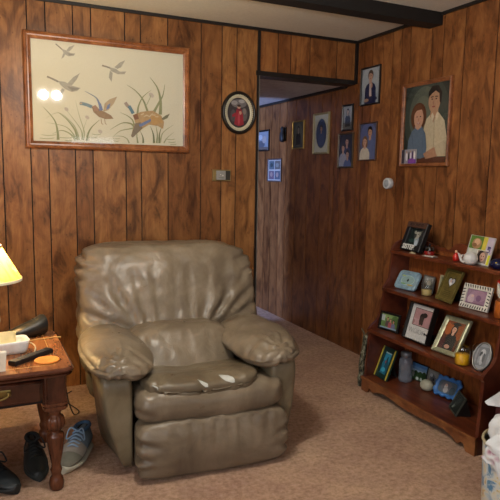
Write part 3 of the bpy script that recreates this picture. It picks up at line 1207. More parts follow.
BROT = math.atan2(BS.y, BS.x)          # local x = along, local y = depth toward the wall
LB = .966
bc = thing('bookcase', 'reddish brown wooden step-front bookcase full of framed photos', 'bookcase', B0, BROT)
BZ = (.094, .402, .661, .901)
BF = (.0, .03, .13, .18)
DB = .325
mb_side = [(0.005, 0), (.005, .094), (.018, .1), (.034, .37), (.03, .382), (.03, .404), (.05, .425), (.085, .452), (.108, .49), (.118, .56), (.133, .635), (.13, .645), (.13, .663), (.145, .685), (.168, .72), (.176, .8), (.184, .875), (.18, .884), (.18, .903),
           (.192, .925), (.215, .95), (.25, .965), (DB, .965), (DB, 0)]
for s0 in (0, LB - .02):
    mb = MB()
    mb.prism([(d, z) for d, z in mb_side], s0, s0 + .02, CHERRY_V, 'yz')
    for a, b in zip(mb_side[:21], mb_side[1:22]):
        pass
    mb.build('side_panel', bc)
for z, f in zip(BZ, BF):
    mb = MB()
    e0 = -.004 if f else -.012
    mb.box(.0201 if f else .0, LB - .0201 if f else LB, f + .004, DB - .008, z - .02, z, CHERRY, None)
    mb.box(.0 if f else -.004, LB if f else LB + .004, f - .008, f + .004, z - .021, z + .0002, CHERRY_EDGE if f == 0 else CHERRY, None, .004)
    mb.build('shelf', bc)
mb = MB()
mb.box(.02, LB - .02, DB - .008, DB, .09, .93, wood_mat('bookcase_back', '#5a2c14', '#8a4c22', '#a4602e', (30, 6, 6), .45))
mb.build('back_panel', bc)
mb = MB()
zs = [(.0, .93)]
for i in range(0, 41):
    s = LB * i / 40
    q = abs(s - LB / 2) / (LB / 2)
    z = .965 + .012 * math.cos(q * PI * 3) - .006 + (.018 if q < .12 else 0) - (.012 if .2 < q < .3 else 0)
    zs.append((s, z))
zs.append((LB, .93))
mb.prism([(s, z) for s, z in zs], DB - .022, DB - .008, CHERRY, 'xz')
mb.build('gallery', bc)
mb = MB()
ap = [(0, .075), (0, 0), (.06, 0), (.066, .012), (.075, .03), (.09, .036), (.105, .03), (.11, .02)]
half = ap + [(.125, .018), (.16, .036), (.22, .05), (.29, .048), (.36, .04), (.43, .034)]
full = half + [(LB - s, z) for s, z in reversed(half)]
mb.prism(full, .0, .018, CHERRY_EDGE, 'xz')
mb.build('apron', bc)


def shelf_pos(s, d, k):
    p = B(s, d, BZ[k])
    return (p.x, p.y, p.z + .0004)


def stand_frame(name, label, s, d, k, yaw, lean, w, h, b, t, fm, art, cat='picture frame', group=None, mat_b=0, mat_c='#d8d0ba', style='flat', stand=True, **kw):
    r = thing(name, label, cat, shelf_pos(s, d, k), rad(yaw), group)
    M = lean_matrix(rad(lean), t)
    if stand is True:
        stand = DB - .018 - d - .5 * w * abs(math.sin(rad(yaw) - BROT))
        stand = stand if stand > t + h * .7 * math.sin(rad(lean)) + .012 else False
    pic(r, w, h, b, t, fm, art, mat_b, mat_c, M, style, stand=stand, **kw)
    return r, M


# --- top shelf
pug = [Rc(0, 0, 1, 1, '#10201f'), Rc(0, .55, 1, 1, '#16211f'), El(.3, .3, .28, .1, '#26413d'), El(.62, .32, .17, .3, '#8fa0a8', .35), El(.55, .62, .2, .2, '#a9a79a'), El(.42, .58, .1, .12, '#3a3a38'), El(.36, .78, .08, .09, '#9a988c'),
       El(.72, .72, .08, .12, '#8d8a7e'), El(.64, .2, .12, .16, '#b4c3cc'), El(.48, .66, .03, .03, '#0c0c0c'), El(.6, .68, .03, .03, '#0c0c0c')]
r, M = stand_frame('framed_pet_photo', 'chunky black pet photo frame with a pale pug and white letters on the top shelf', .13, .213, 3, -96, 20, .198, .182, .036, .03, plain('pet_frame_black', '#101112', .4), pug)
mb = MB()
mb.box(-.098, .098, -.034, -.029, .148, .184, plain('pet_band_brown', '#4a3024', .6), M, .002)
band = mb.build('band', r)
lettering('BEST FRIEND', .024, plain('letter_dark', '#1c100b', .7), band, M @ Matrix.Translation((0, -.0345, .1655)))
lettering('SISTER', .043, plain('letter_white', '#d6d6d0', .6), r, M @ Matrix.Translation((-.012, -.032, .021)), bold=.0016)
for i in range(3):
    mb = MB()
    mb.box(.068, .094, -.033, -.029, .045 + i * .03, .07 + i * .03, plain('pet_frame_bone', '#26282a', .5), M, .003)
    mb.build('side_block', r)

p = shelf_pos(.297, .235, 3)
j = thing('candle_jar', 'small dark glass candle jar with red base on the top shelf', 'candle', p)
mb = MB()
mb.lathe([(.028, 0), (.03, .004), (.03, .024), (.028, .026)], plain('red_glass', '#7d1c18', .15), (0, 0, 0), 24)
mb.build('red_base', j)
mb = MB()
mb.lathe([(.028, .026), (.029, .03), (.026, .05), (.02, .054), (.0, .054)], clear_glass('smoky_glass', (.25, .25, .27, 1)), (0, 0, 0), 24)
mb.build('dome', j)
mb = MB()
mb.lathe([(.007, .054), (.005, .06), (.008, .066), (.002, .07)], BLACKP, (0, 0, 0), 14)
mb.build('knob', j)
mb = MB()
mb.loft([[(-.04, -.02, .001), (.045, -.026, .001), (.04, .022, .001), (-.036, .018, .001)], [(-.04, -.02, .0022), (.045, -.026, .006), (.04, .022, .003), (-.036, .018, .0025)]], plain('white_card', '#cfcdc2', .8), True, True, True, False)
o = tag(mb.build('folded_card'), 'small white card lying flat in front of the red and black candle jar', 'card')
p = shelf_pos(.335, .203, 3)
o.location = p
o.rotation_euler = (0, 0, BROT + .15)
mb = MB()
mb.loft([[(-.024, -.006, .0005), (.02, -.014, .0005), (.028, .004, .0005), (-.01, .008, .0005)], [(-.024, -.006, .002), (.02, -.014, .007), (.028, .004, .002), (-.01, .008, .008)]], plain('scrap_cream', '#b9aa86', .8), True, True, True, False)
o = tag(mb.build('paper_scrap'), 'cream torn paper scrap on the top shelf edge under the black pet frame', 'paper')
o.location = shelf_pos(.19, .196, 3)
o.rotation_euler = (0, 0, BROT)
t_ = thing('red_bottle', 'tiny red bottle with pale stopper standing mid top shelf', 'bottle', shelf_pos(.53, .22, 3))
mb = MB()
mb.lathe([(.012, 0), (.017, .004), (.0185, .018), (.014, .034), (.008, .042), (.007, .046)], plain('red_plastic', '#b52218', .3), (0, 0, 0), 20)
mb.build('body', t_)
mb = MB()
mb.lathe([(.007, .046), (.008, .05), (.006, .058), (.002, .06)], plain('stopper', '#c9a58a', .6), (0, 0, 0), 14)
mb.build('stopper', t_)
wh = thing('whale_figurine', 'round white whale-like figurine with raised tail fluke in front of the photo card', 'figurine', shelf_pos(.662, .196, 3), BROT)
mb = MB()
bmw = plain('white_ceramic', '#c9c8c6', .3, vary=.06)
mb.lathe([(.012, 0), (.028, .006), (.036, .02), (.038, .034), (.034, .05), (.022, .062), (.008, .067)], bmw, (0, 0, 0), 28)
mb.build('body', wh)
mb = MB()
mb.tube(smooth_line([(-.025, 0, .012), (-.045, 0, .0095), (-.066, 0, .014), (-.072, 0, .028)], 6), .008, bmw, 10, radii=None)
mb.prism([(-.078, .024), (-.066, .024), (-.05, .05), (-.062, .046), (-.071, .038), (-.08, .047), (-.093, .052)], -.004, .004, bmw, 'xz')
mb.build('tail', wh)
coll = [Rc(0, 0, 1, 1, '#c2c3bb'), Rc(0, .52, .55, 1, '#5d7d35'), El(.3, .72, .2, .2, '#a5805c'), El(.3, .78, .12, .12, '#d0a684'), El(.22, .66, .1, .07, '#8a6244'), Rc(.55, .45, .72, 1, '#c9bb4a'), Rc(.72, 0, 1, 1, '#b7aebd'),
        Rc(.42, .02, .9, .52, '#dcd8d0'), Rc(.45, .05, .87, .5, '#8a7a70'), El(.6, .3, .14, .2, '#2e2422'), El(.68, .27, .11, .17, '#c7a08c'), El(.64, .3, .02, .02, '#241a18'), El(.73, .3, .02, .02, '#241a18'), El(.69, .18, .04, .02, '#9a4c48'),
        Rc(.9, .02, 1, .38, '#cfd02a')]
r, M = stand_frame('photo_card', 'tilted white, green and yellow photo collage card with purple lettering on the top shelf', .65, .243, 3, -101, 15, .205, .152, .002, .006, plain('card_edge', '#b9b7ac', .7), coll, cat='photo card', stand=False, glass=False)
lettering('US', .03, plain('letter_purple', '#3d3378', .6), r, M @ Matrix.Translation((.076, -.0075, .086)) @ Matrix.Rotation(rad(-80), 4, 'Y'), bold=.0006)
bl = thing('blue_ornament', 'dark navy ornament with yellow dot at the right end of the top shelf', 'ornament', shelf_pos(.825, .222, 3))
mb = MB()
mb.lathe([(.02, 0), (.032, .006), (.04, .02), (.038, .036), (.026, .048), (.01, .054)], plain('navy_glaze', '#12163a', .25), (0, 0, 0), 26)
mb.build('body', bl)
mb = MB()
mb.lathe([(.0045, -.002), (.004, .002), (.001, .003)], plain('yellow_dot', '#c7a82e', .4), (0, 0, 0), 12, M=Matrix.Translation((-.034, -.016, .036)) @ Matrix.Rotation(rad(-70), 4, 'Y'))
mb.build('dot', bl)

# --- second shelf
fish = [Rc(0, 0, 1, 1, '#7f9cae'), El(.5, .5, .44, .42, '#9db6b6'), El(.5, .52, .38, .36, '#86a3a2'), ([(.44, .5), (.52, .68), (.58, .52), (.52, .36)], '#1e2a2e'), El(.3, .2, .16, .05, '#6f9a55'), El(.75, .14, .2, .06, '#b7a24a'), El(.15, .85, .14, .06, '#9fb06a')]
r = thing('framed_fish_picture', 'pale blue rounded picture frame with an oval scene at left end of second shelf', 'picture frame', shelf_pos(.124, .19, 2), rad(-83))
M = lean_matrix(rad(31), .018)
mb = MB()
def rr(w, h, c, y, ins=0):
    return [(x, y, h / 2 + z) for x, z in clip_rect(w / 2 - ins, h / 2 - ins, c)]
mb.loft([rr(.168, .124, .025, 0), rr(.168, .124, .025, -.014), rr(.168, .124, .022, -.018, .006), rr(.168, .124, .018, -.014, .022), rr(.168, .124, .014, 0, .024)], plain('fish_frame_blue', '#7e9aaa', .4, vary=.3, scale=45), True, False, False, False, M)
mb.build('frame', r)
mb = MB()
for i, (pts, c) in enumerate(fish):
    mb.poly([M @ Vector(((u - .5) * .124, -.0085 - .0002 * i, .022 + v * .08)) for u, v in pts], ink(c))
mb.build('picture', r, norm=False)
mb = MB()
mb.box(-.065, .065, -.006, 0, .02, .105, BLACKW, M)
mb.box(-.02, .02, .001, .004, .02, .1, BLACKW, M @ Matrix.Translation((0, 0, 0)) @ Matrix.Rotation(rad(0), 4, 'X'))
mb.build('backing', r)
ph = [Rc(0, 0, 1, 1, '#4a4c4c'), Rc(0, .55, 1, 1, '#8e8f8c'), El(.5, .55, .2, .2, '#b9b0a2'), El(.5, .2, .35, .25, '#5c6468'), El(.3, .8, .2, .12, '#a7a8a0')]
stand_frame('framed_photo', 'little silver-edged photo frame behind the clear candle jar on second shelf', .246, .272, 2, -94, 9, .098, .105, .006, .01, plain('thin_silver', '#7d7b78', .35, .6), ph, stand=False)
jar = thing('candle_jar', 'clear glass jar with cream wax standing before a small photo on second shelf', 'candle', shelf_pos(.302, .226, 2))
mb = MB()
mb.lathe([(.026, .002), (.029, .006), (.029, .034), (.0, .035)], plain('cream_wax', '#c2ab6e', .5), (0, 0, 0), 24)
mb.build('wax', jar)
mb = MB()
mb.lathe([(.028, 0), (.031, .003), (.031, .075), (.026, .082), (.026, .095), (.0275, .098)], clear_glass('jar_glass'), (0, 0, 0), 28, True, False)
mb.build('glass', jar)
pale = [Rc(0, 0, 1, 1, '#6f7d62'), El(.5, .6, .3, .25, '#8a9a72'), El(.4, .3, .25, .2, '#b9ae98'), El(.75, .35, .15, .2, '#4a5240')]
stand_frame('framed_photo', 'pale cream photo frame half hidden behind the gold heart frame', .37, .276, 2, -97, 9, .085, .125, .012, .012, plain('cream_frame', '#a7a284', .5), pale, stand=False)
goldm = plain('olive_gold', '#6f6230', .38, .35, vary=.3, scale=50)
heart = []
for i in range(28):
    a = 2 * PI * i / 28
    x = 16 * math.sin(a) ** 3
    z = 13 * math.cos(a) - 5 * math.cos(2 * a) - 2 * math.cos(3 * a) - math.cos(4 * a)
    heart.append((.5 + x * .0165, .64 + z * .0125))
hin = [(.5 + (u - .5) * .8, .635 + (v - .64) * .8) for u, v in heart]
gart = [Rc(0, 0, 1, 1, goldm), (heart, '#3a3216'), (hin, '#b2b3bb'), El(.46, .66, .05, .06, '#c9a893'), El(.55, .64, .05, .06, '#8d8e9c'), El(.5, .57, .09, .05, '#d3d4da')]
for i in range(4):
    gart.append(Rc(.25, .14 + i * .06, .75, .155 + i * .06, '#4b421f'))
gart += [Rc(.06, .05, .94, .06, '#94834a'), Rc(.06, .94, .94, .95, '#94834a'), Rc(.06, .05, .075, .95, '#94834a'), Rc(.925, .05, .94, .95, '#94834a')]
stand_frame('heart_plaque', 'upright olive gold plaque frame with a small heart-shaped photo on second shelf', .474, .186, 2, -102, 23, .152, .19, .008, .016, goldm, gart, glass=False)
zart = [Rc(0, 0, 1, 1, '#8d6f86'), El(.55, .6, .4, .35, '#9a7d92'), El(.25, .35, .16, .3, '#b9a3ac'), El(.3, .55, .07, .09, '#c9aaa0'), El(.6, .45, .12, .2, '#77597a'), Rc(0, 0, 1, .12, '#6f5468')]
r, M = stand_frame('framed_striped_photo', 'white and black zebra-striped photo frame with a mauve picture on second shelf', .692, .2, 2, -85, 18, .178, .132, .026, .014, plain('zebra_white', '#cfccc0', .45), zart)
mb = MB()
zb = plain('zebra_black', '#121110', .45)
w, h, b = .178, .132, .026
rz_ = random.Random(5)
def stripe(x, z, dx, dz, wd):
    nx, nz = -dz, dx
    l = math.hypot(dx, dz)
    nx, nz = nx / l * wd / 2, nz / l * wd / 2
    P = [(x - nx, z - nz), (x + dx * .5 - nx * 1.2 + nz * .3, z + dz * .5 - nz), (x + dx, z + dz), (x + dx * .5 + nx * 1.2 + nz * .3, z + dz * .5 + nz), (x + nx, z + nz)]
    mb.poly([M @ Vector((px_, -.0144, pz_)) for px_, pz_ in P], zb)
for i in range(11):
    x = -w / 2 + .008 + i * .0155
    stripe(x, .003, .006 + rz_.uniform(-.003, .003), b - .006, .006)
    stripe(x, h - .003, .006 + rz_.uniform(-.003, .003), -(b - .006), .006)
for i in range(5):
    z = .03 + i * .017
    stripe(-w / 2 + .002, z, b - .005, .006, .006)
    stripe(w / 2 - .002, z, -(b - .005), .006, .006)
mb.build('stripes', r, norm=False)
am = thing('amber_jar', 'orange amber candle jar at the right end of second shelf under the hen', 'candle', shelf_pos(.885, .21, 2))
mb = MB()
mb.lathe([(.034, 0), (.04, .004), (.041, .05), (.038, .078), (.036, .086), (.0, .086)], plain('amber_wax', '#a4571f', .3, vary=.25, scale=40), (0, 0, 0), 28)
mb.build('body', am)
hen = thing('hen_figurine', 'white hen figurine with a red comb perched on the amber candle jar', 'figurine', (shelf_pos(.885, .21, 2)[0], shelf_pos(.885, .21, 2)[1], BZ[2] + .0868), rad(80))
mb = MB()
hm = plain('hen_white', '#c9c6bb', .35)
lo = []
for x, r_, z in ((-.04, .006, .075), (-.03, .018, .06), (-.012, .03, .04), (.01, .034, .036), (.03, .024, .042), (.036, .016, .06), (.04, .012, .076), (.044, .006, .084)):
    lo.append([(x, r_ * .8 * math.cos(2 * PI * k / 16), z + r_ * math.sin(2 * PI * k / 16)) for k in range(16)])
mb.loft(lo, hm, True, True, True)
mb.lathe([(.03, 0), (.031, .006), (.024, .014)], plain('nest_brown', '#6b3b1c', .6), (0, 0, 0), 20)
mb.build('body', hen)
mb = MB()
mb.prism([(.026, .084), (.03, .1), (.035, .092), (.04, .104), (.045, .092), (.05, .096), (.05, .082)], -.004, .004, plain('comb_red', '#a8251b', .4), 'xz')
mb.build('comb', hen)

# --- third shelf
land = [Rc(0, 0, 1, 1, '#5d7a46'), Rc(0, .7, 1, 1, '#7f9c63'), Rc(.0, .5, .2, .9, '#a9b3b5'), El(.78, .65, .2, .3, '#4b6a3a')] + figure(.38, .8, .2, .66, '#2a211d', '#b98a72', '#5b4a48') + figure(.56, .72, .2, .66, '#3a2a22', '#c49780', '#a5545a') + figure(.75, .66, .2, .66, '#251c1a', '#b98a72', '#6a6f8c') + [Rc(0, 0, 1, .1, '#7f9ab0')]
stand_frame('framed_photo', 'black landscape frame with a group photo on lawn at left end of third shelf', .107, .1, 1, -81, 11, .162, .115, .013, .014, BLACKW, land)
woof = [Rc(0, 0, 1, 1, '#c9c9c6'), Rc(.14, .4, .88, .9, '#2a2422'), Rc(.16, .415, .86, .885, '#a98284'), Rc(.16, .415, .4, .6, '#b89496'), El(.5, .68, .1, .1, '#1f1a18'), El(.6, .74, .1, .07, '#2a2320'), Rc(.44, .45, .5, .66, '#2f2724'), Rc(.53, .45, .59, .66, '#2f2724'), El(.5, .58, .09, .12, '#3b302c'),
        El(.2, .5, .04, .06, '#97706e')]
r, M = stand_frame('framed_dog_photo', 'large white-matted black frame with a dog photo and the word woof on third shelf', .362, .088, 1, -91, 16, .208, .22, .006, .036, BLACKW, woof)
lettering('WOOF', .043, plain('letter_grey', '#8b8b88', .7), r, M @ Matrix.Translation((-.016, -.0155, .057)), bold=-.0012)
mb = MB()
bmk = plain('bone_black', '#1c1a19', .6)
for cx_, cz_ in ((.055, .053), (.055, .060), (.077, .051), (.077, .058)):
    mb.poly([M @ Vector((cx_ + .0042 * math.cos(2 * PI * k / 12), -.0158, cz_ + .0042 * math.sin(2 * PI * k / 12))) for k in range(12)], bmk)
mb.poly([M @ Vector(q) for q in ((.055, -.0157, .053), (.077, -.0157, .051), (.077, -.0157, .058), (.055, -.0157, .060))], bmk)
mb.build('bone_mark', r, norm=False)
grad = [Rc(0, 0, 1, 1, '#5a2f1c'), El(.2, .75, .2, .25, '#a0562a'), El(.85, .7, .2, .3, '#8a4a22'), El(.5, .95, .4, .1, '#7a3c1c')] + figure(.52, .86, .27, 1.3, '#2c1f1a', '#c99f88', '#1c1f22', long=True) + [([(.3, .9), (.55, .98), (.8, .92), (.56, .82)], '#15171a'), El(.5, .12, .14, .07, '#b98f7a'), Rc(.0, .0, .3, .35, '#4a2426')]
stand_frame('framed_graduate_photo', 'silver green frame with a smiling graduate portrait on third shelf', .612, .083, 1, -86, 31, .172, .218, .026, .02, plain('silver_green', '#a3a487', .35, .35, vary=.2), grad, style='ogee')
yj = thing('candle_jar', 'yellow wax candle in clear hexagonal glass at front of third shelf', 'candle', shelf_pos(.775, .072, 1))
mb = MB()
mb.lathe([(.035, .003), (.037, .006), (.037, .054), (.0, .055)], plain('yellow_wax', '#e3a90e', .4, vary=.06), (0, 0, 0), 8)
mb.build('wax', yj)
mb = MB()
mb.lathe([(.037, 0), (.0395, .003), (.0395, .09), (.037, .095), (.036, .098)], clear_glass('jar_glass'), (0, 0, 0), 8, True, False)
mb.build('glass', yj)
mb = MB()
mb.tube([(0, 0, .053), (.001, 0, .07)], .0012, BLACKP, 6)
mb.build('wick', yj)
wj = thing('candle_jar', 'frosted white candle jar just behind the yellow candle on third shelf', 'candle', shelf_pos(.80, .16, 1))
mb = MB()
mb.lathe([(.03, .003), (.032, .006), (.032, .06), (.0, .061)], plain('white_wax', '#b8b6b4', .5), (0, 0, 0), 24)
mb.build('wax', wj)
mb = MB()
mb.lathe([(.033, 0), (.035, .003), (.035, .09), (.032, .096), (.033, .1)], clear_glass('jar_glass'), (0, 0, 0), 26, True, False)
mb.build('glass', wj)
ov = [Rc(0, 0, 1, 1, '#6f7378'), El(.5, .7, .26, .2, '#b0b1b3'), El(.35, .6, .14, .16, '#3d4044'), El(.5, .35, .2, .3, '#a3a5a9'), El(.66, .45, .12, .25, '#53575c'), El(.42, .42, .1, .12, '#c1c2c4'), El(.25, .3, .1, .2, '#8d9095')]
ov = [([((u - .5) * .68 + .5, (v - .5) * .74 + .5) for u, v in q], c) for q, c in ov]
r = thing('framed_oval_photo', 'silver rimmed oval black-and-white photo frame at the right end of third shelf', 'picture frame', shelf_pos(.893, .055, 1), rad(-78))
M = lean_matrix(rad(26), .012)
pic(r, .1, .152, .011, .012, plain('pewter', '#8a8a88', .3, .8), ov, 0, '#8b8e92', M, 'round', oval=True, stand=.19)

# --- bottom shelf
gpic = [Rc(0, 0, 1, 1, '#1d6a86'), Rc(0, .6, 1, 1, '#2c86a6'), Rc(.05, .92, .95, .99, '#a9c4c8'), El(.5, .5, .12, .3, '#14404f'), El(.38, .55, .06, .07, '#a5424a'), El(.6, .4, .14, .2, '#155066'), El(.4, .2, .25, .1, '#3d9ab8')]
r, M = stand_frame('framed_photo', 'tall green frame with yellow side strips and blue picture on the bottom shelf', .092, .07, 0, -95, 21, .132, .2, .03, .014, plain('frame_green', '#12302a', .45), gpic)
for sx in (-1, 1):
    mb = MB()
    mb.box(sx * .0615 - .005, sx * .0615 + .005, -.0185, -.0125, 0.001, .199, plain('strip_yellow', '#b3a23f', .45), M, .0015)
    mb.build('side_strip', r)
bt = thing('glass_jar', 'tall clear glass jar with a silver lid on the bottom shelf', 'jar', shelf_pos(.186, .195, 0))
mb = MB()
mb.lathe([(.034, 0), (.041, .005), (.042, .02), (.040, .06), (.0425, .1), (.041, .135), (.033, .152), (.031, .158)], frosted('bottle_glass', '#9aa2b0', .3), (0, 0, 0), 32, True, False)
mb.build('body', bt)
mb = MB()
mb.lathe([(.032, .158), (.034, .16), (.034, .182), (.031, .188), (.0, .19)], plain('zinc_lid', '#8d9096', .35, .6), (0, 0, 0), 28)
mb.build('lid', bt)
lnd = [Rc(0, 0, 1, 1, '#3f5c35'), Rc(0, .55, 1, 1, '#6f93b8'), Rc(0, .78, 1, 1, '#4d79ab'), Rc(0, .48, 1, .6, '#a9bccb'), El(.3, .4, .12, .16, '#2c4224'), El(.6, .38, .14, .18, '#33502a'), El(.85, .42, .14, .2, '#2c4626'), El(.15, .3, .08, .2, '#8a8f86'), El(.45, .1, .1, .1, '#c7cdca'), El(.7, .12, .07, .1, '#b9c0bd')]
stand_frame('framed_photo', 'small landscape photo of trees under blue sky on the bottom shelf', .216, .262, 0, -87, 12, .135, .11, .005, .008, plain('thin_black_frame', '#1a1b1c', .4), lnd, stand=False)
pl = [Rc(0, 0, 1, 1, '#8d8d8a'), El(.45, .55, .25, .25, '#5c5f63'), El(.6, .45, .1, .1, '#1f2022'), El(.3, .7, .15, .12, '#aeb0b2'), El(.8, .5, .1, .14, '#6d6f78')]
stand_frame('framed_photo', 'small pale-edged grey photo behind the egg-shaped stone on bottom shelf', .325, .275, 0, -92, 12, .092, .1, .008, .008, plain('pale_edge', '#7c7a70', .5), pl, stand=False)
mb = MB()
mb.lathe([(.012, 0), (.028, .006), (.036, .02), (.037, .032), (.032, .048), (.018, .06), (.004, .064)], plain('stone_cream', '#a8a693', .6, vary=.15, scale=40), (0, 0, 0), 28, sx=1.0, sy=1.15)
o = tag(mb.build('egg_stone'), 'smooth cream egg-shaped stone on the bottom shelf beside the blue frame', 'stone')
o.location = shelf_pos(.36, .215, 0)
wav = [Rc(0, 0, 1, 1, '#56626c'), El(.45, .6, .3, .35, '#6b6a70'), El(.42, .6, .09, .16, '#c3bdba'), El(.45, .35, .12, .22, '#a9a6a6'), El(.8, .4, .15, .3, '#3f4d58'), El(.42, .72, .07, .09, '#c9aa9a')]
r = thing('framed_photo', 'bright blue wavy-edged photo frame leaning on the bottom shelf', 'picture frame', shelf_pos(.508, .2, 0), rad(-82))
M = lean_matrix(rad(30), .016)
mb = MB()
def wavy(ins, y, amp, n=80):
    out = []
    base = clip_rect(.082 - ins, .058 - ins, .02, 3)
    P = [Vector((a, b_)) for a, b_ in base]
    lens = [(P[(i + 1) % len(P)] - P[i]).length for i in range(len(P))]
    tot = sum(lens)
    for k in range(n):
        s = tot * k / n
        i = 0
        while s > lens[i]:
            s -= lens[i]
            i += 1
        a, b_ = P[i], P[(i + 1) % len(P)]
        q = a.lerp(b_, s / lens[i])
        nn = Vector((b_ - a)).normalized()
        nn = Vector((nn.y, -nn.x))
        q = q + nn * amp * math.sin(2 * PI * k / n * 12)
        out.append((q.x, y, q.y + .068))
    return out
mb.loft([wavy(.0, 0, .005), wavy(0, -.012, .005), wavy(.006, -.016, .004), wavy(.018, -.013, .0), wavy(.022, -.006, 0), wavy(.022, 0, 0)], plain('frame_blue', '#3f74b4', .35, vary=.2), True, False, False, True, M)
mb.build('frame', r)
mb = MB()
for i, (pts, c) in enumerate(wav):
    mb.poly([M @ Vector(((u - .5) * .126, -.006 - .0002 * i, .021 + v * .082)) for u, v in pts], ink(c))
mb.build('picture', r, norm=False)
mb = MB()
mb.box(-.064, .064, -.004, 0, .02, .104, BLACKW, M)
mb.build('backing', r)
dkp = [Rc(0, 0, 1, 1, '#232a26'), El(.35, .35, .12, .3, '#4f5a52', -.5), El(.5, .6, .15, .3, '#343d38', -.5), El(.25, .2, .06, .14, '#8a948a', -.6)]
r, M = stand_frame('framed_photo', 'dark glass photo frame with black wedge back turned aside on bottom shelf', .672, .12, 0, -119, 27, .13, .112, .006, .008, plain('dark_edge', '#4d5048', .3, .4), dkp, stand=False)
mb = MB()
q = [M @ Vector((0, .001, z)) for z in (.0, .108)]
mb.prism([(q[0].y, q[0].z + .0015), (q[1].y, q[1].z), (q[1].y + .03, .001), ], -.06, .06, BLACKW, 'yz')
mb.build('stand', r)

# camouflage roll standing by the bookcase
t = NT('camouflage')
v = t.coords((1, 1, .6))
c = t.ramp(t.noise(v, 42, 4, .6, 1.0), [(.36, '#1f1d18'), (.45, '#5c5a44'), (.55, '#8d8b7c'), (.66, '#33321f')])
for e in t.t.nodes:
    if e.bl_idname == 'ShaderNodeValToRGB':
        e.color_ramp.interpolation = 'CONSTANT'
t.l(c, t.b.inputs['Base Color'])
t.b.inputs['Roughness'].default_value = .85
CAMO = t.m
cm = thing('camouflage_roll', 'narrow camouflage fabric roll standing on the carpet at the left end of the bookcase', 'fabric roll', (-.375, -.715, 0), 0)
mb = MB()
lo = []
for i in range(15):
    z = .34 * i / 14
    lo.append([((.017 + .006 * fbm((math.cos(a), math.sin(a), z * 9), 1.6)) * math.cos(a) * (1.25 if z < .06 else 1) + .05 * z, (.02 + .006 * fbm((math.cos(a), math.sin(a), z * 9 + 4), 1.6)) * math.sin(a) * (1.3 if z < .06 else 1) + .012 * math.sin(z * 12), z) for a in [2 * PI * k / 18 for k in range(18)]])
mb.loft(lo, CAMO, True, True, True)
mb.build('roll', cm)
mb = MB()
mb.tube(smooth_line([(.017, 0, .335), (.03, -.012, .36), (.05, -.03, .375), (.075, -.032, .385)], 6), .004, plain('dry_strap', '#5a4a33', .8), 6)
mb.tube(smooth_line([(.015, 0, .335), (.008, .012, .36), (.0, .02, .38)], 6), .006, plain('dry_strap', '#5a4a33', .8), 6)
mb.build('strap', cm)

# ------------------------------------------------------------------ back wall: needlework of ducks
DW = (-2.333, -1.323, 1.497, 2.165)
dp = thing('framed_needlework', 'large wood-framed needlework of flying ducks over marsh reeds above the recliner', 'picture', ((DW[0] + DW[1]) / 2, 0, DW[2]))
w, h = DW[1] - DW[0], DW[3] - DW[2]
frame_ring(w, h, .042, .032, WALNUT, dp)
mb = MB()
linen = plain('linen', '#cdc8b2', .9, vary=.05, scale=300, bump=.3)
mb.box(-w / 2 + .03, w / 2 - .03, -.0088, -.001, .03, h - .03, plain('backing_board', '#4a3a2a', .9))
mb.build('backing', dp)


def bw(p):
    q = on(p[0], p[1], 1, -.012)
    return Vector((q.x - (DW[0] + DW[1]) / 2, 0, q.z - DW[2]))


def z1(o, k):
    return lambda pts: [(o[0] + x / k, o[1] + y / k) for x, y in pts]


za, zb_, zc_, zd, ze = z1((20, 30), 5.555), z1((90, 30), 5), z1((20, 80), 5.555), z1((100, 75), 5.555), None
GR, GR2 = '#9c988a', '#857f72'
GN, GN2, GN3 = '#868a66', '#75795a', '#979a78'
art = []
sm = lambda z, pts, w_, c, tp=True: art.append(St(smooth_line(z(pts), 6), w_, c, tp))
# three grey flying ducks
sm(za, [(198, 76), (212, 88), (237, 110)], 1.2, GR2, False)
art.append((za([(230, 104), (250, 110), (282, 128), (308, 130), (300, 142), (270, 146), (245, 132)]), GR))
art.append((za([(258, 114), (272, 94), (303, 83), (290, 104), (272, 120)]), GR))
art.append((za([(240, 128), (230, 160), (244, 150), (252, 134)]), GR))
art.append((za([(262, 128), (285, 132), (300, 138), (275, 142)]), GR2))
sm(za, [(150, 258), (178, 270), (215, 288)], 1.8, GR2, False)
art.append((za([(212, 282), (250, 288), (285, 308), (337, 322), (318, 338), (288, 344), (250, 328), (224, 304)]), GR))
art.append((za([(262, 298), (296, 262), (334, 238), (314, 276), (288, 308)]), GR))
art.append((za([(234, 322), (204, 378), (226, 366), (250, 332)]), GR))
art.append((za([(262, 312), (296, 318), (330, 326), (290, 340)]), GR2))
sm(zb_, [(60, 177), (78, 182), (102, 190)], 1.6, GR2, False)
art.append((zb_([(98, 186), (128, 193), (150, 208), (182, 207), (172, 221), (140, 221), (104, 205)]), GR))
art.append((zb_([(122, 186), (148, 163), (176, 151), (156, 186), (138, 194)]), GR))
art.append((zb_([(100, 203), (94, 236), (108, 260), (114, 214)]), GR))
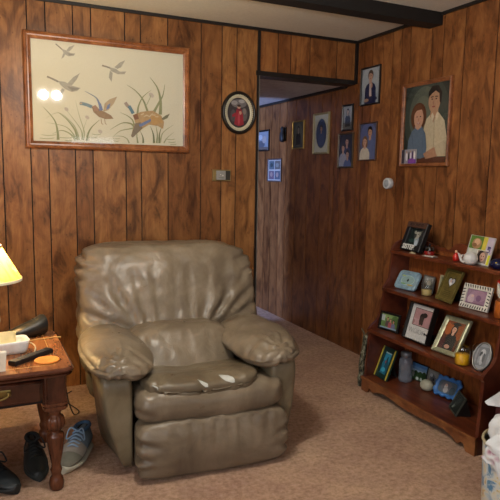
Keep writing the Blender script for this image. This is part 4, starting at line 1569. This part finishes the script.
# reeds, left clump
for pts, w_, c in (([(212, 332), (208, 280), (190, 220), (130, 150)], 3, GN), ([(318, 334), (306, 280), (262, 220), (210, 178)], 2.4, GN), ([(330, 334), (318, 290), (290, 240), (215, 182), (140, 214)], 1.5, GN3),
                   ([(312, 334), (296, 300), (250, 258), (150, 236)], 1.8, GN3), ([(308, 334), (280, 300), (230, 280), (180, 300)], 2.2, GN3), ([(372, 338), (378, 300), (400, 260), (442, 222)], 2.8, GN), ([(352, 334), (358, 290), (330, 200), (308, 112)], 1.3, GN3),
                   ([(345, 334), (340, 280), (300, 220), (242, 148)], 1.2, GN3), ([(350, 330), (352, 280), (375, 210)], 1.1, GN3)):
    sm(zc_, pts, w_, c)
for x, y in ((258, 162), (374, 208), (446, 286)):
    art.append(El(20 + x / 5.555, 80 + y / 5.555, 2.4, 1.7, '#b3a99b', .7))
for y, x0, x1 in ((304, 120, 200), (322, 110, 190), (318, 220, 300), (334, 250, 290), (300, 400, 450), (318, 380, 430)):
    sm(zc_, [(x0, y), ((x0 + x1) / 2, y + 4), (x1, y)], .6, GN3, False)
# centre duck, coloured
TAN, BR, TEAL, BLU = '#a99678', '#8e765c', '#73868c', '#6a789a'
sm(zc_, [(332, 130), (350, 132), (372, 138), (400, 150)], 3.2, TEAL, False)
art.append(St(zc_([(330, 129), (346, 130)]), 1.6, TAN, False))
art.append((zc_([(398, 148), (420, 140), (440, 162), (470, 176), (505, 196), (520, 215), (478, 218), (440, 206), (408, 178)]), BR))
art.append((zc_([(404, 148), (418, 138), (432, 158), (436, 172), (416, 172)]), '#9a7a66'))
sm(zc_, [(448, 168), (440, 130), (420, 96), (360, 62)], 2.8, '#74808a')
art.append((zc_([(440, 170), (438, 140), (424, 104), (450, 132), (462, 168)]), BLU))
art.append((zc_([(462, 176), (470, 130), (496, 108), (540, 92), (522, 130), (490, 168)]), TAN))
art.append((zc_([(478, 166), (486, 140), (502, 128), (496, 158)]), BLU))
sm(zc_, [(450, 214), (454, 240), (462, 246)], .6, BR, False)
sm(zc_, [(470, 216), (474, 242), (482, 246)], .6, BR, False)
# right clump of reeds
for pts, w_, c in (([(335, 220), (336, 140), (318, 70), (278, 14)], 3.4, GN), ([(300, 205), (330, 150), (350, 110), (360, 52)], 2.8, GN), ([(265, 205), (240, 140), (200, 90), (150, 55)], 2.2, GN), ([(208, 215), (215, 170), (240, 120), (285, 84)], 2.2, GN),
                   ([(190, 280), (180, 250), (150, 225), (110, 208)], 1.8, GN), ([(190, 290), (170, 270), (120, 268), (55, 305)], 2.2, GN), ([(190, 295), (160, 300), (110, 312), (70, 345)], 1.8, GN3), ([(162, 378), (150, 355), (120, 340), (70, 340)], 1.6, GN3),
                   ([(210, 378), (205, 340), (208, 300)], 1.8, GN), ([(240, 378), (238, 345), (222, 310)], 2, GN2), ([(300, 378), (296, 330), (280, 285)], 2.4, GN2), ([(330, 378), (330, 330), (345, 280)], 2.2, GN2), ([(335, 372), (350, 320), (410, 276)], 1.6, GN3),
                   ([(355, 378), (372, 350), (410, 318)], 1.4, GN3), ([(315, 378), (318, 330), (310, 280)], 2, GN)):
    sm(zd, pts, w_, c)
art.append(El(100 + 285 / 5.555, 75 + 112 / 5.555, 3, 2, '#b3a99b', .8))
sm(zd, [(255, 172), (272, 140), (283, 112)], .7, GN3, False)
for y, x0, x1 in ((352, 70, 110), (366, 80, 104), (356, 370, 415), (372, 380, 420), (384, 390, 424)):
    sm(zd, [(x0, y), ((x0 + x1) / 2, y + 3), (x1, y)], .6, GN3, False)
# large right duck
art.append((zd([(184, 222), (230, 204), (292, 198), (340, 226), (356, 262), (350, 300), (322, 284), (272, 276), (238, 296), (182, 348), (172, 340), (182, 300), (196, 268)]), '#a98d66'))
art.append((zd([(182, 224), (208, 214), (216, 244), (192, 250)]), '#7f5b44'))
art.append((zd([(196, 268), (225, 262), (236, 296), (182, 348), (172, 338)]), '#7d7160'))
art.append((zd([(215, 275), (285, 242), (295, 250), (240, 282), (222, 288)]), BLU))
art.append((zd([(285, 215), (330, 228), (348, 262), (300, 280), (282, 262)]), '#b08c5a'))
for k in range(6):
    art.append(St(zd([(226 + 16 * k, 222 + (k % 2) * 10), (244 + 16 * k, 214 + (k % 3) * 9)]), .9, '#c3b291', False))
art.append((zd([(340, 244), (362, 226), (388, 214), (374, 240), (352, 250)]), '#76735c'))
sm(zd, [(140, 152), (150, 168), (172, 186)], 3.2, '#93857a', False)
sm(zd, [(160, 172), (172, 192), (184, 214)], 3.2, '#5d7a86', False)
mb = MB()
mb.poly([Vector(q) for q in rect_loop(w, h, .031, -.0091)], linen)
for i, (pts, c) in enumerate(art):
    mb.poly([bw(q) + Vector((0, -.0095 - .00006 * i, 0)) for q in pts], ink(c))
mb.build('needlework', dp, norm=False)
mb = MB()
mb.poly([Vector(q) for q in rect_loop(w, h, .036, -.0188)], glass_pane())
mb.build('glass', dp, norm=False)

# oval frame
of = thing('framed_oval_picture', 'black oval frame with cream beaded mat and a red-robed figure beside the doorway', 'picture', (-.963, 0, 1.636))
frame_ring(.254, .288, .024, .024, plain('oval_black', '#1b1714', .35), of, style='round', oval=True)
mb = MB()
crm = plain('oval_cream', '#b9b299', .5)
mb.loft([oval_loop(.127, .144, i, y, cz=.144) for i, y in ((.02, -.006), (.022, -.012), (.03, -.013), (.042, -.009), (.044, -.005))], crm, True, False, False, True)
mt = mb.build('mat', of)
mb = MB()
for k in range(54):
    a = 2 * PI * k / 54
    x, z = .103 * math.cos(a), .144 + .12 * math.sin(a)
    mb.lathe([(.0042, 0), (.0038, .0022), (.0015, .0038)], plain('bead_gold', '#d0c9a8', .3, .3), (0, 0, 0), 8, M=Matrix.Translation((x, -.0125, z)) @ Matrix.Rotation(PI / 2, 4, 'X'))
mb.build('beading', mt)
mb = MB()
oa = [(oval_loop(.127, .144, .04, 0, cz=.144), '#3a3536')]
def ovp(pts):
    return [((u - .5) * .17, 0, .144 + (v - .5) * .204) for u, v in pts]
for q, c in [El(.5, .8, .34, .14, '#6b6768'), El(.3, .82, .14, .07, '#8d8a8a'), El(.62, .88, .14, .06, '#9a9796'), El(.74, .45, .14, .22, '#5c5755'), El(.25, .4, .12, .2, '#4c4748'), El(.75, .55, .07, .1, '#7c6f68'),
             ([(.4, .62), (.5, .68), (.6, .62), (.68, .45), (.72, .12), (.5, .06), (.3, .12), (.36, .45)], '#8c2a34'), ([(.34, .5), (.2, .42), (.22, .34), (.4, .4)], '#8c2a34'), El(.5, .69, .07, .06, '#b98d78'), El(.5, .73, .08, .04, '#3a2a24'), El(.56, .5, .06, .06, '#b08874'), El(.5, .3, .05, .2, '#a5404a'),
             El(.5, .6, .12, .03, '#6f2430')]:
    oa.append((ovp(q), c))
for i, (pts, c) in enumerate(oa):
    mb.poly([Vector((p[0], -.006 - .0002 * i, p[2])) for p in pts], ink(c))
mb.build('picture', of, norm=False)

# thermostat
th = thing('thermostat', 'small rectangular thermostat with gold edge on the back wall', 'thermostat', (-1.086, 0, 1.315))
mb = MB()
mb.box(-.067, .067, -.012, 0, 0, .077, plain('thermo_gold', '#8e7a4c', .4, .4), None, .003)
mb.build('plate', th)
mb = MB()
mb.box(-.045, .022, -.028, -.012, .008, .07, plain('thermo_silver', '#9a9893', .4, .2), None, .004)
bd = mb.build('cover', th)
mb = MB()
mb.lathe([(.004, 0), (.003, .003)], plain('thermo_white', '#d8d8d0', .4), (0, 0, 0), 10, M=Matrix.Translation((-.016, -.028, .044)) @ Matrix.Rotation(PI / 2, 4, 'X'))
mb.lathe([(.005, 0), (.004, .003)], plain('thermo_white', '#d8d8d0', .4), (0, 0, 0), 10, M=Matrix.Translation((.0, -.028, .038)) @ Matrix.Rotation(PI / 2, 4, 'X'))
mb.box(-.03, .01, -.0295, -.028, .02, .023, plain('thermo_slot', '#4e5a48', .5))
mb.build('dial', bd)
mb = MB()
mb.box(.026, .06, -.017, -.012, .008, .07, plain('thermo_dark', '#35332f', .4), None, .002)
mb.build('side_window', th)


# ------------------------------------------------------------------ right wall pictures
def wallpic(label, y0, y1, z0, z1_, b, t, fm, art, name='framed_photo', group=None, **kw):
    """y0 = the end further down the hall"""
    r = thing(name, label, 'picture', (-.0005, (y0 + y1) / 2, z0), -PI / 2, group)
    pic(r, abs(y0 - y1), z1_ - z0, b, t, fm, art, **kw)
    return r


G = 'framed photos on the hallway wall'
wallpic('black-framed photo nearest the doorway jamb, far end of the hall wall', 1.70, 1.40, 1.60, 1.807, .016, .016, BLACKW, [Rc(0, 0, 1, 1, '#8c929a'), El(.4, .3, .3, .2, '#5d6067'), El(.65, .55, .16, .2, '#a99f98'), El(.3, .7, .2, .14, '#b8bcc2'), Rc(0, 0, 1, .15, '#6b5f58')], group=G)
wallpic('brown-framed collage of four snapshots low on the far hall wall', 1.42, 1.137, 1.302, 1.522, .012, .014, plain('collage_frame', '#5a4a44', .5), [Rc(0, 0, 1, 1, '#b8b4b0'), Rc(.06, .54, .47, .95, '#5d6a70'), Rc(.53, .54, .94, .95, '#6a6460'), Rc(.06, .06, .47, .47, '#6d5a6a'), Rc(.53, .06, .94, .47, '#5a5f6c'),
        El(.26, .3, .1, .12, '#a98f88'), El(.72, .28, .1, .12, '#a9908a'), El(.27, .75, .1, .1, '#3f4a4c'), El(.72, .74, .12, .1, '#8a8a84')], group=G)
mb = MB()
chm = thing('door_chime', 'small dark wall ornament hanging between hall photos at the shadow edge', 'wall ornament', (-.0005, 1.095, 1.67), -PI / 2)
mb.lathe([(.02, 0), (.034, .012), (.04, .04), (.034, .08), (.02, .1), (.03, .12), (.016, .138), (.004, .142)], plain('chime_dark', '#2c2826', .45, .3), (0, -.028, 0), 20, sy=.6)
mb.build('body', chm)
mb = MB()
mb.box(-.03, .03, -.01, 0, .01, .135, plain('chime_plate', '#1c1917', .5), None, .004)
mb.build('plate', chm)
wallpic('narrow gilt-framed old portrait in the dark stretch of hall wall', .935, .735, 1.598, 1.846, .012, .014, GOLD, [Rc(0, 0, 1, 1, '#4a4a3f'), El(.5, .5, .4, .45, '#5c5b4c')] + figure(.5, .82, .22, 1.25, '#2a2621', '#8a7d6a', '#26251f'), group=G)
wallpic('cream-matted portrait in a blue oval with gilt frame on the hall wall', .576, .336, 1.543, 1.879, .016, .018, plain('pale_gilt', '#8d8260', .45), [Rc(0, 0, 1, 1, '#b4b19d'), El(.5, .5, .39, .4, '#8a876f'), El(.5, .5, .37, .385, '#20304f')] + [([(.5 + (u - .5) * .62, .5 + (v - .5) * .62) for u, v in q], c) for q, c in figure(.5, .85, .28, 1.4, '#191414', '#8a6a58', '#2a3a5c')], group=G)
wallpic('small black-framed photo of a dark-haired figure, upper of the stacked pair at the doorway', .154, .013, 1.709, 1.908, .014, .016, BLACKW, [Rc(0, 0, 1, 1, '#8d8c86'), Rc(0, 0, 1, .3, '#5c5a55')] + figure(.5, .88, .24, 1.4, '#151312', '#b09a88', '#1a191a', long=True), group=G)
wallpic('dark-framed photo of two people against black, lower of the stacked pair at the doorway', .197, -.004, 1.426, 1.694, .013, .015, plain('bronze_frame', '#4a3b28', .4, .3), [Rc(0, 0, 1, 1, '#191a24')] + figure(.58, .9, .26, 1.33, '#211a18', '#a9836f', '#2a3150') + figure(.32, .7, .25, 1.33, '#2a201c', '#b08c78', '#8d8f9c') + figure(.68, .5, .25, 1.33, '#2a1f1a', '#a9846f', '#4a5680'), group=G)
wallpic('thin-framed couple portrait on blue backdrop, left of the round white wall fixture', -.077, -.286, 1.478, 1.752, .009, .014, plain('dark_wood_frame', '#4b2f1c', .4), [Rc(0, 0, 1, 1, '#4a5170'), El(.5, .6, .5, .45, '#59618a')] + figure(.62, .9, .28, 1.33, '#1e1814', '#b48c74', '#5d6890') + figure(.33, .64, .27, 1.33, '#7a5a3a', '#c39a84', '#c7bfb0', long=True))
wallpic('black-framed seated man in navy on pale backdrop, highest picture near the corner', -.073, -.299, 1.876, 2.147, .012, .016, BLACKW, [Rc(0, 0, 1, 1, '#8f97a0'), El(.5, .6, .5, .5, '#9fa7ae')] + figure(.5, .92, .3, 1.25, '#4b4038', '#b48e7a', '#1f2547') + [([(.45, .56), (.55, .56), (.6, .2), (.46, .2)], '#b7a8a6'), El(.58, .5, .06, .07, '#b48e7a'), El(.72, .12, .2, .06, '#1f2547'), El(.3, .1, .14, .05, '#a98672')])
por = wallpic('large wood-framed studio portrait of a couple in blue sweater and white shirt', -.56, -1.0, 1.43, 1.966, .024, .026, WALNUT,
              [Rc(0, 0, 1, 1, '#2c322d'), El(.5, .6, .52, .5, '#3c433c', 0, 28), El(.45, .62, .34, .36, '#555b50', 0, 28), El(.42, .64, .2, .22, '#636759', 0, 28)]
              + [([(.46, .42), (.52, .56), (.62, .62), (.78, .63), (.92, .52), (.99, .3), (.98, .08), (.5, .08), (.44, .22)], '#b9ac90'), ([(.6, .62), (.68, .5), (.76, .63)], '#a98a70')]
              + [([(.6, .58), (.62, .72), (.76, .74), (.78, .6), (.69, .55)], '#ab8467'), El(.68, .775, .13, .15, '#ac8669', .08), ([(.545, .8), (.55, .9), (.62, .965), (.76, .96), (.84, .87), (.83, .72), (.795, .76), (.78, .86), (.7, .9), (.62, .87), (.57, .84)], '#221a14'),
                 El(.63, .8, .018, .008, '#211812'), El(.72, .8, .018, .008, '#211812'), St([(.6, .825), (.66, .83)], .011, '#221a14', False), St([(.69, .83), (.76, .825)], .011, '#221a14', False), El(.665, .75, .014, .022, '#96705a'), El(.67, .705, .035, .009, '#8a4a40'),
                 St([(.7, .6), (.71, .4), (.72, .2)], .008, '#8f846c', False), ([(.62, .6), (.66, .52), (.7, .58), (.66, .63)], '#c7bb9f'), ([(.72, .58), (.76, .53), (.8, .6), (.76, .64)], '#c7bb9f')]
              + [El(.34, .6, .18, .18, '#5a3722'), El(.34, .55, .17, .1, '#5a3722'), ([(.1, .08), (.12, .3), (.2, .42), (.3, .47), (.44, .46), (.52, .38), (.56, .2), (.54, .05)], '#5c6c7e'), ([(.26, .46), (.34, .42), (.44, .46), (.4, .5), (.28, .5)], '#6b7b8d'),
                 ([(.29, .5), (.4, .5), (.41, .46), (.34, .43), (.28, .46)], '#b98d74'), El(.35, .58, .11, .128, '#bd937a'), ([(.22, .62), (.25, .74), (.38, .76), (.47, .68), (.46, .6), (.42, .69), (.3, .68)], '#65402a'),
                 El(.31, .6, .015, .008, '#241a16'), El(.39, .6, .015, .008, '#241a16'), El(.35, .56, .012, .02, '#a5785f'), El(.35, .515, .035, .011, '#8d3f3a'), El(.35, .518, .024, .005, '#d8cfc4'),
                 St([(.2, .4), (.26, .2), (.3, .06)], .012, '#4d5c6e', False), St([(.48, .38), (.47, .2), (.49, .06)], .01, '#4d5c6e', False)]
              + [([(.02, 0), (.98, 0), (.98, .07), (.55, .08), (.3, .03), (.02, .05)], '#54301f'), ([(.5, .12), (.74, .2), (.86, .14), (.8, .08), (.56, .05)], '#a67d62'), ([(.74, .22), (.98, .28), (.98, .09), (.8, .1)], '#b3a68b')], name='couple_portrait')
sn = thing('snapshot', 'small snapshot of purple-clad people tucked into the lower left portrait corner', 'photo', (-.0188, -.652, 1.449), -PI / 2)
mb = MB()
sw, shh = .145, .092
mb.box(-sw / 2, sw / 2, -.001, 0, 0, shh, plain('snapshot_paper', '#b7b4ac', .5))
mb.build('paper', sn)
mb = MB()
for i, (pts, c) in enumerate([Rc(0, 0, 1, 1, '#8d8a92'), Rc(0, 0, .2, 1, '#3a3440'), El(.35, .5, .07, .3, '#d0ccd0'), El(.5, .45, .06, .4, '#2c2632'), El(.62, .55, .06, .3, '#cfcad4'), El(.75, .5, .06, .4, '#4c3a60'), El(.88, .6, .06, .3, '#d8d5d2'), El(.35, .82, .04, .08, '#a98a78'), El(.62, .85, .04, .08, '#a98a78'), Rc(.45, 0, 1, .3, '#6a3f8a'), El(.7, .2, .2, .18, '#7d479a')]):
    mb.poly([Vector(((u - .5) * sw * .98, -.0013 - .0001 * i, v * shh * .98 + .001)) for u, v in pts], ink(c))
mb.build('print', sn, norm=False)
# round white fixture
fx = thing('wall_fixture', 'round white plastic disc mounted on the right wall above the bookcase', 'wall fixture', (-.0005, -.45, 1.316), -PI / 2)
mb = MB()
mw = plain('fixture_white', '#c4c6c8', .4)
mb.lathe([(.036, 0), (.038, .006), (.038, .03), (.035, .036)], mw, (0, 0, 0), 32, True, True, Matrix.Rotation(PI / 2, 4, 'X'))
mb.build('rim', fx)
mb = MB()
mb.lathe([(.026, .036), (.024, .0385), (.0, .0385)], plain('fixture_grey', '#9fa3a8', .4), (0, 0, 0), 28, True, True, Matrix.Rotation(PI / 2, 4, 'X'))
mb.build('face', fx)

# ------------------------------------------------------------------ tin bucket, bag and papers at right
bx, by, br, bh = -.65, -2.155, .145, .30
bk_ = thing('tin', 'round floral tin bin with cream rim at the lower right corner', 'bin', (bx, by, 0))
t = NT('floral_tin')
v = t.coords()
n1 = t.noise(v, 14, 4, .6, .8)
c = t.ramp(n1, [(.4, '#4f83a8'), (.47, '#bccad0'), (.55, '#d8d4c2'), (.6, '#c9b87a'), (.66, '#a98a8c'), (.72, '#5f87a3')])
t.l(c, t.b.inputs['Base Color'])
t.b.inputs['Roughness'].default_value = .35
mb = MB()
mb.lathe([(br * .92, 0), (br * .93, .004), (br, bh - .012)], t.m, (0, 0, 0), 44, True, False)
mb.build('body', bk_)
mb = MB()
mb.lathe([(br + .001, bh - .014), (br + .005, bh - .008), (br + .003, bh), (br - .004, bh), (br - .006, bh - .01)], plain('tin_rim', '#b7ad8a', .35), (0, 0, 0), 44, False, False)
mb.lathe([(br * .9, .02), (br * .97, bh - .02)], plain('tin_inside', '#6e6552', .5), (0, 0, 0), 36, True, False)
mb.build('rim', bk_)
# white crumpled bag overflowing the tin
bgm = plain('white_plastic', '#d3d6d8', .45, vary=.05, bump=.2)
bag = thing('plastic_bag', 'crumpled white bag spilling over the rim of the floral tin', 'bag', (bx, by, bh))
t = NT('rose_print')
vo = t.n('ShaderNodeTexVoronoi', Scale=30.0)
t.l(t.coords(), vo.inputs['Vector'])
c = t.ramp(vo.outputs['Distance'], [(.12, '#8d5f72'), (.3, '#b6a0a8'), (.5, '#c9ccce')])
t.l(c, t.b.inputs['Base Color'])
t.b.inputs['Roughness'].default_value = .6
bm = soft_box(.118, .12, .075, 2.3, 30, None, lambda p, n: .02 * fbm(p, 8) + .012 * abs(fbm(p + Vector((5, 2, 1)), 15)), (.006, -.006, .034))
soft_obj('bag_body', bm, bgm, bag)
mb = MB()
rows = []
NR, NK = 14, 22
for i in range(NR):
    row = []
    v_ = i / (NR - 1)
    for k in range(NK):
        u = k / (NK - 1)
        a = rad(168 + 150 * u)
        # from the heap over the rim and down the outside
        drop = (.06 + .2 * min(1, max(0, (u - .05) * 2.2))) + .02 * math.sin(k * 1.7)
        if v_ < .3:
            t_r = v_ / .3
            rr_ = .1 + (br + .012 - .1) * t_r
            zz = .05 + (.014 - .05) * t_r
        else:
            t_r = (v_ - .3) / .7
            rr_ = br + .012 + .012 * t_r
            zz = .014 - drop * t_r
        wob = .006 * math.sin(k * 2.1 + i * .6) + .004 * math.sin(k * .9 - i * 1.3)
        row.append(((rr_ + wob + .004) * math.cos(a), (rr_ + wob + .004) * math.sin(a), zz + .003 * math.sin(k * 1.3 + i)))
    rows.append(row)
mb.loft(rows[:8], bgm, False)
o = mb.build('overhang', bag)
mb = MB()
mb.loft(rows[7:], t.m, False)
mb.build('printed_edge', bag)['label'] = 'bag edge with a muted rose floral print'
# maroon box behind the tin with a sheet of white paper on it
mbx = thing('storage_box', 'dark maroon box standing behind the floral tin at right', 'box', (-.33, -1.93, 0), rad(-4))
mb = MB()
mrn = plain('maroon_card', '#3d1218', .6)
mb.box(-.1, .14, -.13, .1, 0, .32, mrn, None, .004)
mb.build('body', mbx)
mb = MB()
mb.box(-.104, .144, -.134, .104, .295, .325, mrn, None, .004)
mb.build('lid', mbx)
mb = MB()
rows = []
for i in range(9):
    u = i / 8
    row = []
    for k in range(5):
        w_ = k / 4
        x = -.25 + .36 * u
        y = -.02 + (w_ - .5) * (.02 + .2 * min(1, u * 1.6))
        z = .334 + .05 * max(0, .4 - u) + .07 * w_ * min(1, u * 1.6 + .1) + .003 * math.sin(k * 2 + i) * (u < .5)
        row.append((x, y, z))
    rows.append(row)
lo = rows
mb.loft(lo, plain('white_paper', '#d5d8dc', .7), False)
pp = tag(mb.build('paper_sheet'), 'white sheet of paper with a pointed corner sticking out over the tin', 'paper')
pp.location = (-.33, -1.93, 0)
pp.rotation_euler = (0, 0, rad(-10))
sol = pp.modifiers.new('thick', 'SOLIDIFY')
sol.thickness = .0012

for o in list(COL.objects):
    if o.parent is None and 'category' in o:
        nm = o.name.split('.')[0]
        if nm == 'candle_jar':
            o['group'] = 'candle jars on the bookcase'
        elif o['category'] == 'picture frame':
            o['group'] = 'framed photos on the bookcase'
        elif o['category'] == 'shoe':
            o['group'] = 'shoes by the end table'

# ------------------------------------------------------------------ light
def area(name, loc, rot, size, power, col, shape='RECTANGLE', size_y=None, spread=None):
    l = bpy.data.lights.new(name, 'AREA')
    l.energy = power
    l.color = col
    l.shape = shape
    l.size = size
    if size_y:
        l.size_y = size_y
    if spread:
        l.spread = spread
    o = bpy.data.objects.new(name, l)
    COL.objects.link(o)
    o.location = loc
    o.rotation_euler = rot
    return o


area('window_daylight', (-.975, YR - .15, 1.45), (rad(90), 0, 0), .8, 9, (.86, .93, 1), 'RECTANGLE', 1.0)
area('window_daylight', (-3.15, YR - .15, 1.45), (rad(90), 0, 0), .9, 18, (.86, .93, 1), 'RECTANGLE', 1.0)
for dx in (-.055, .055):
    l = bpy.data.lights.new('ceiling_lamp', 'POINT')
    l.energy = 23
    l.color = (1, .94, .84)
    l.shadow_soft_size = .035
    o = bpy.data.objects.new('ceiling_lamp', l)
    COL.objects.link(o)
    o.location = (-2.0 + dx, -1.72, 2.02)
area('side_fill', (XL + .05, -3.7, 1.5), (0, rad(-90), 0), 1.0, 38, (.95, .97, 1), 'RECTANGLE', 1.3)  # added fill light inside the room; the left wall has no window
area('hall_daylight', (-2.6, 1.3, 1.3), (0, rad(-90), 0), 1.3, 85, (.32, .48, 1), 'RECTANGLE', .4)
pl_ = bpy.data.lights.new('lamp_bulb', 'POINT')
pl_.energy = 32
pl_.color = (1, .74, .36)
pl_.shadow_soft_size = .03
o = bpy.data.objects.new('lamp_bulb', pl_)
COL.objects.link(o)
o.location = (-2.587, -.80, TZ + .41)

w = bpy.data.worlds.new('world')
SC.world = w
w.use_nodes = True
bg = w.node_tree.nodes['Background']
bg.inputs[0].default_value = (.6, .7, .85, 1)
bg.inputs[1].default_value = .5
SC.view_settings.view_transform = 'Standard'
SC.view_settings.look = 'None'
SC.view_settings.exposure = .22
SC.view_settings.gamma = 1
SC.cycles.use_denoising = True
SC.cycles.max_bounces = 8
SC.cycles.sample_clamp_indirect = 4
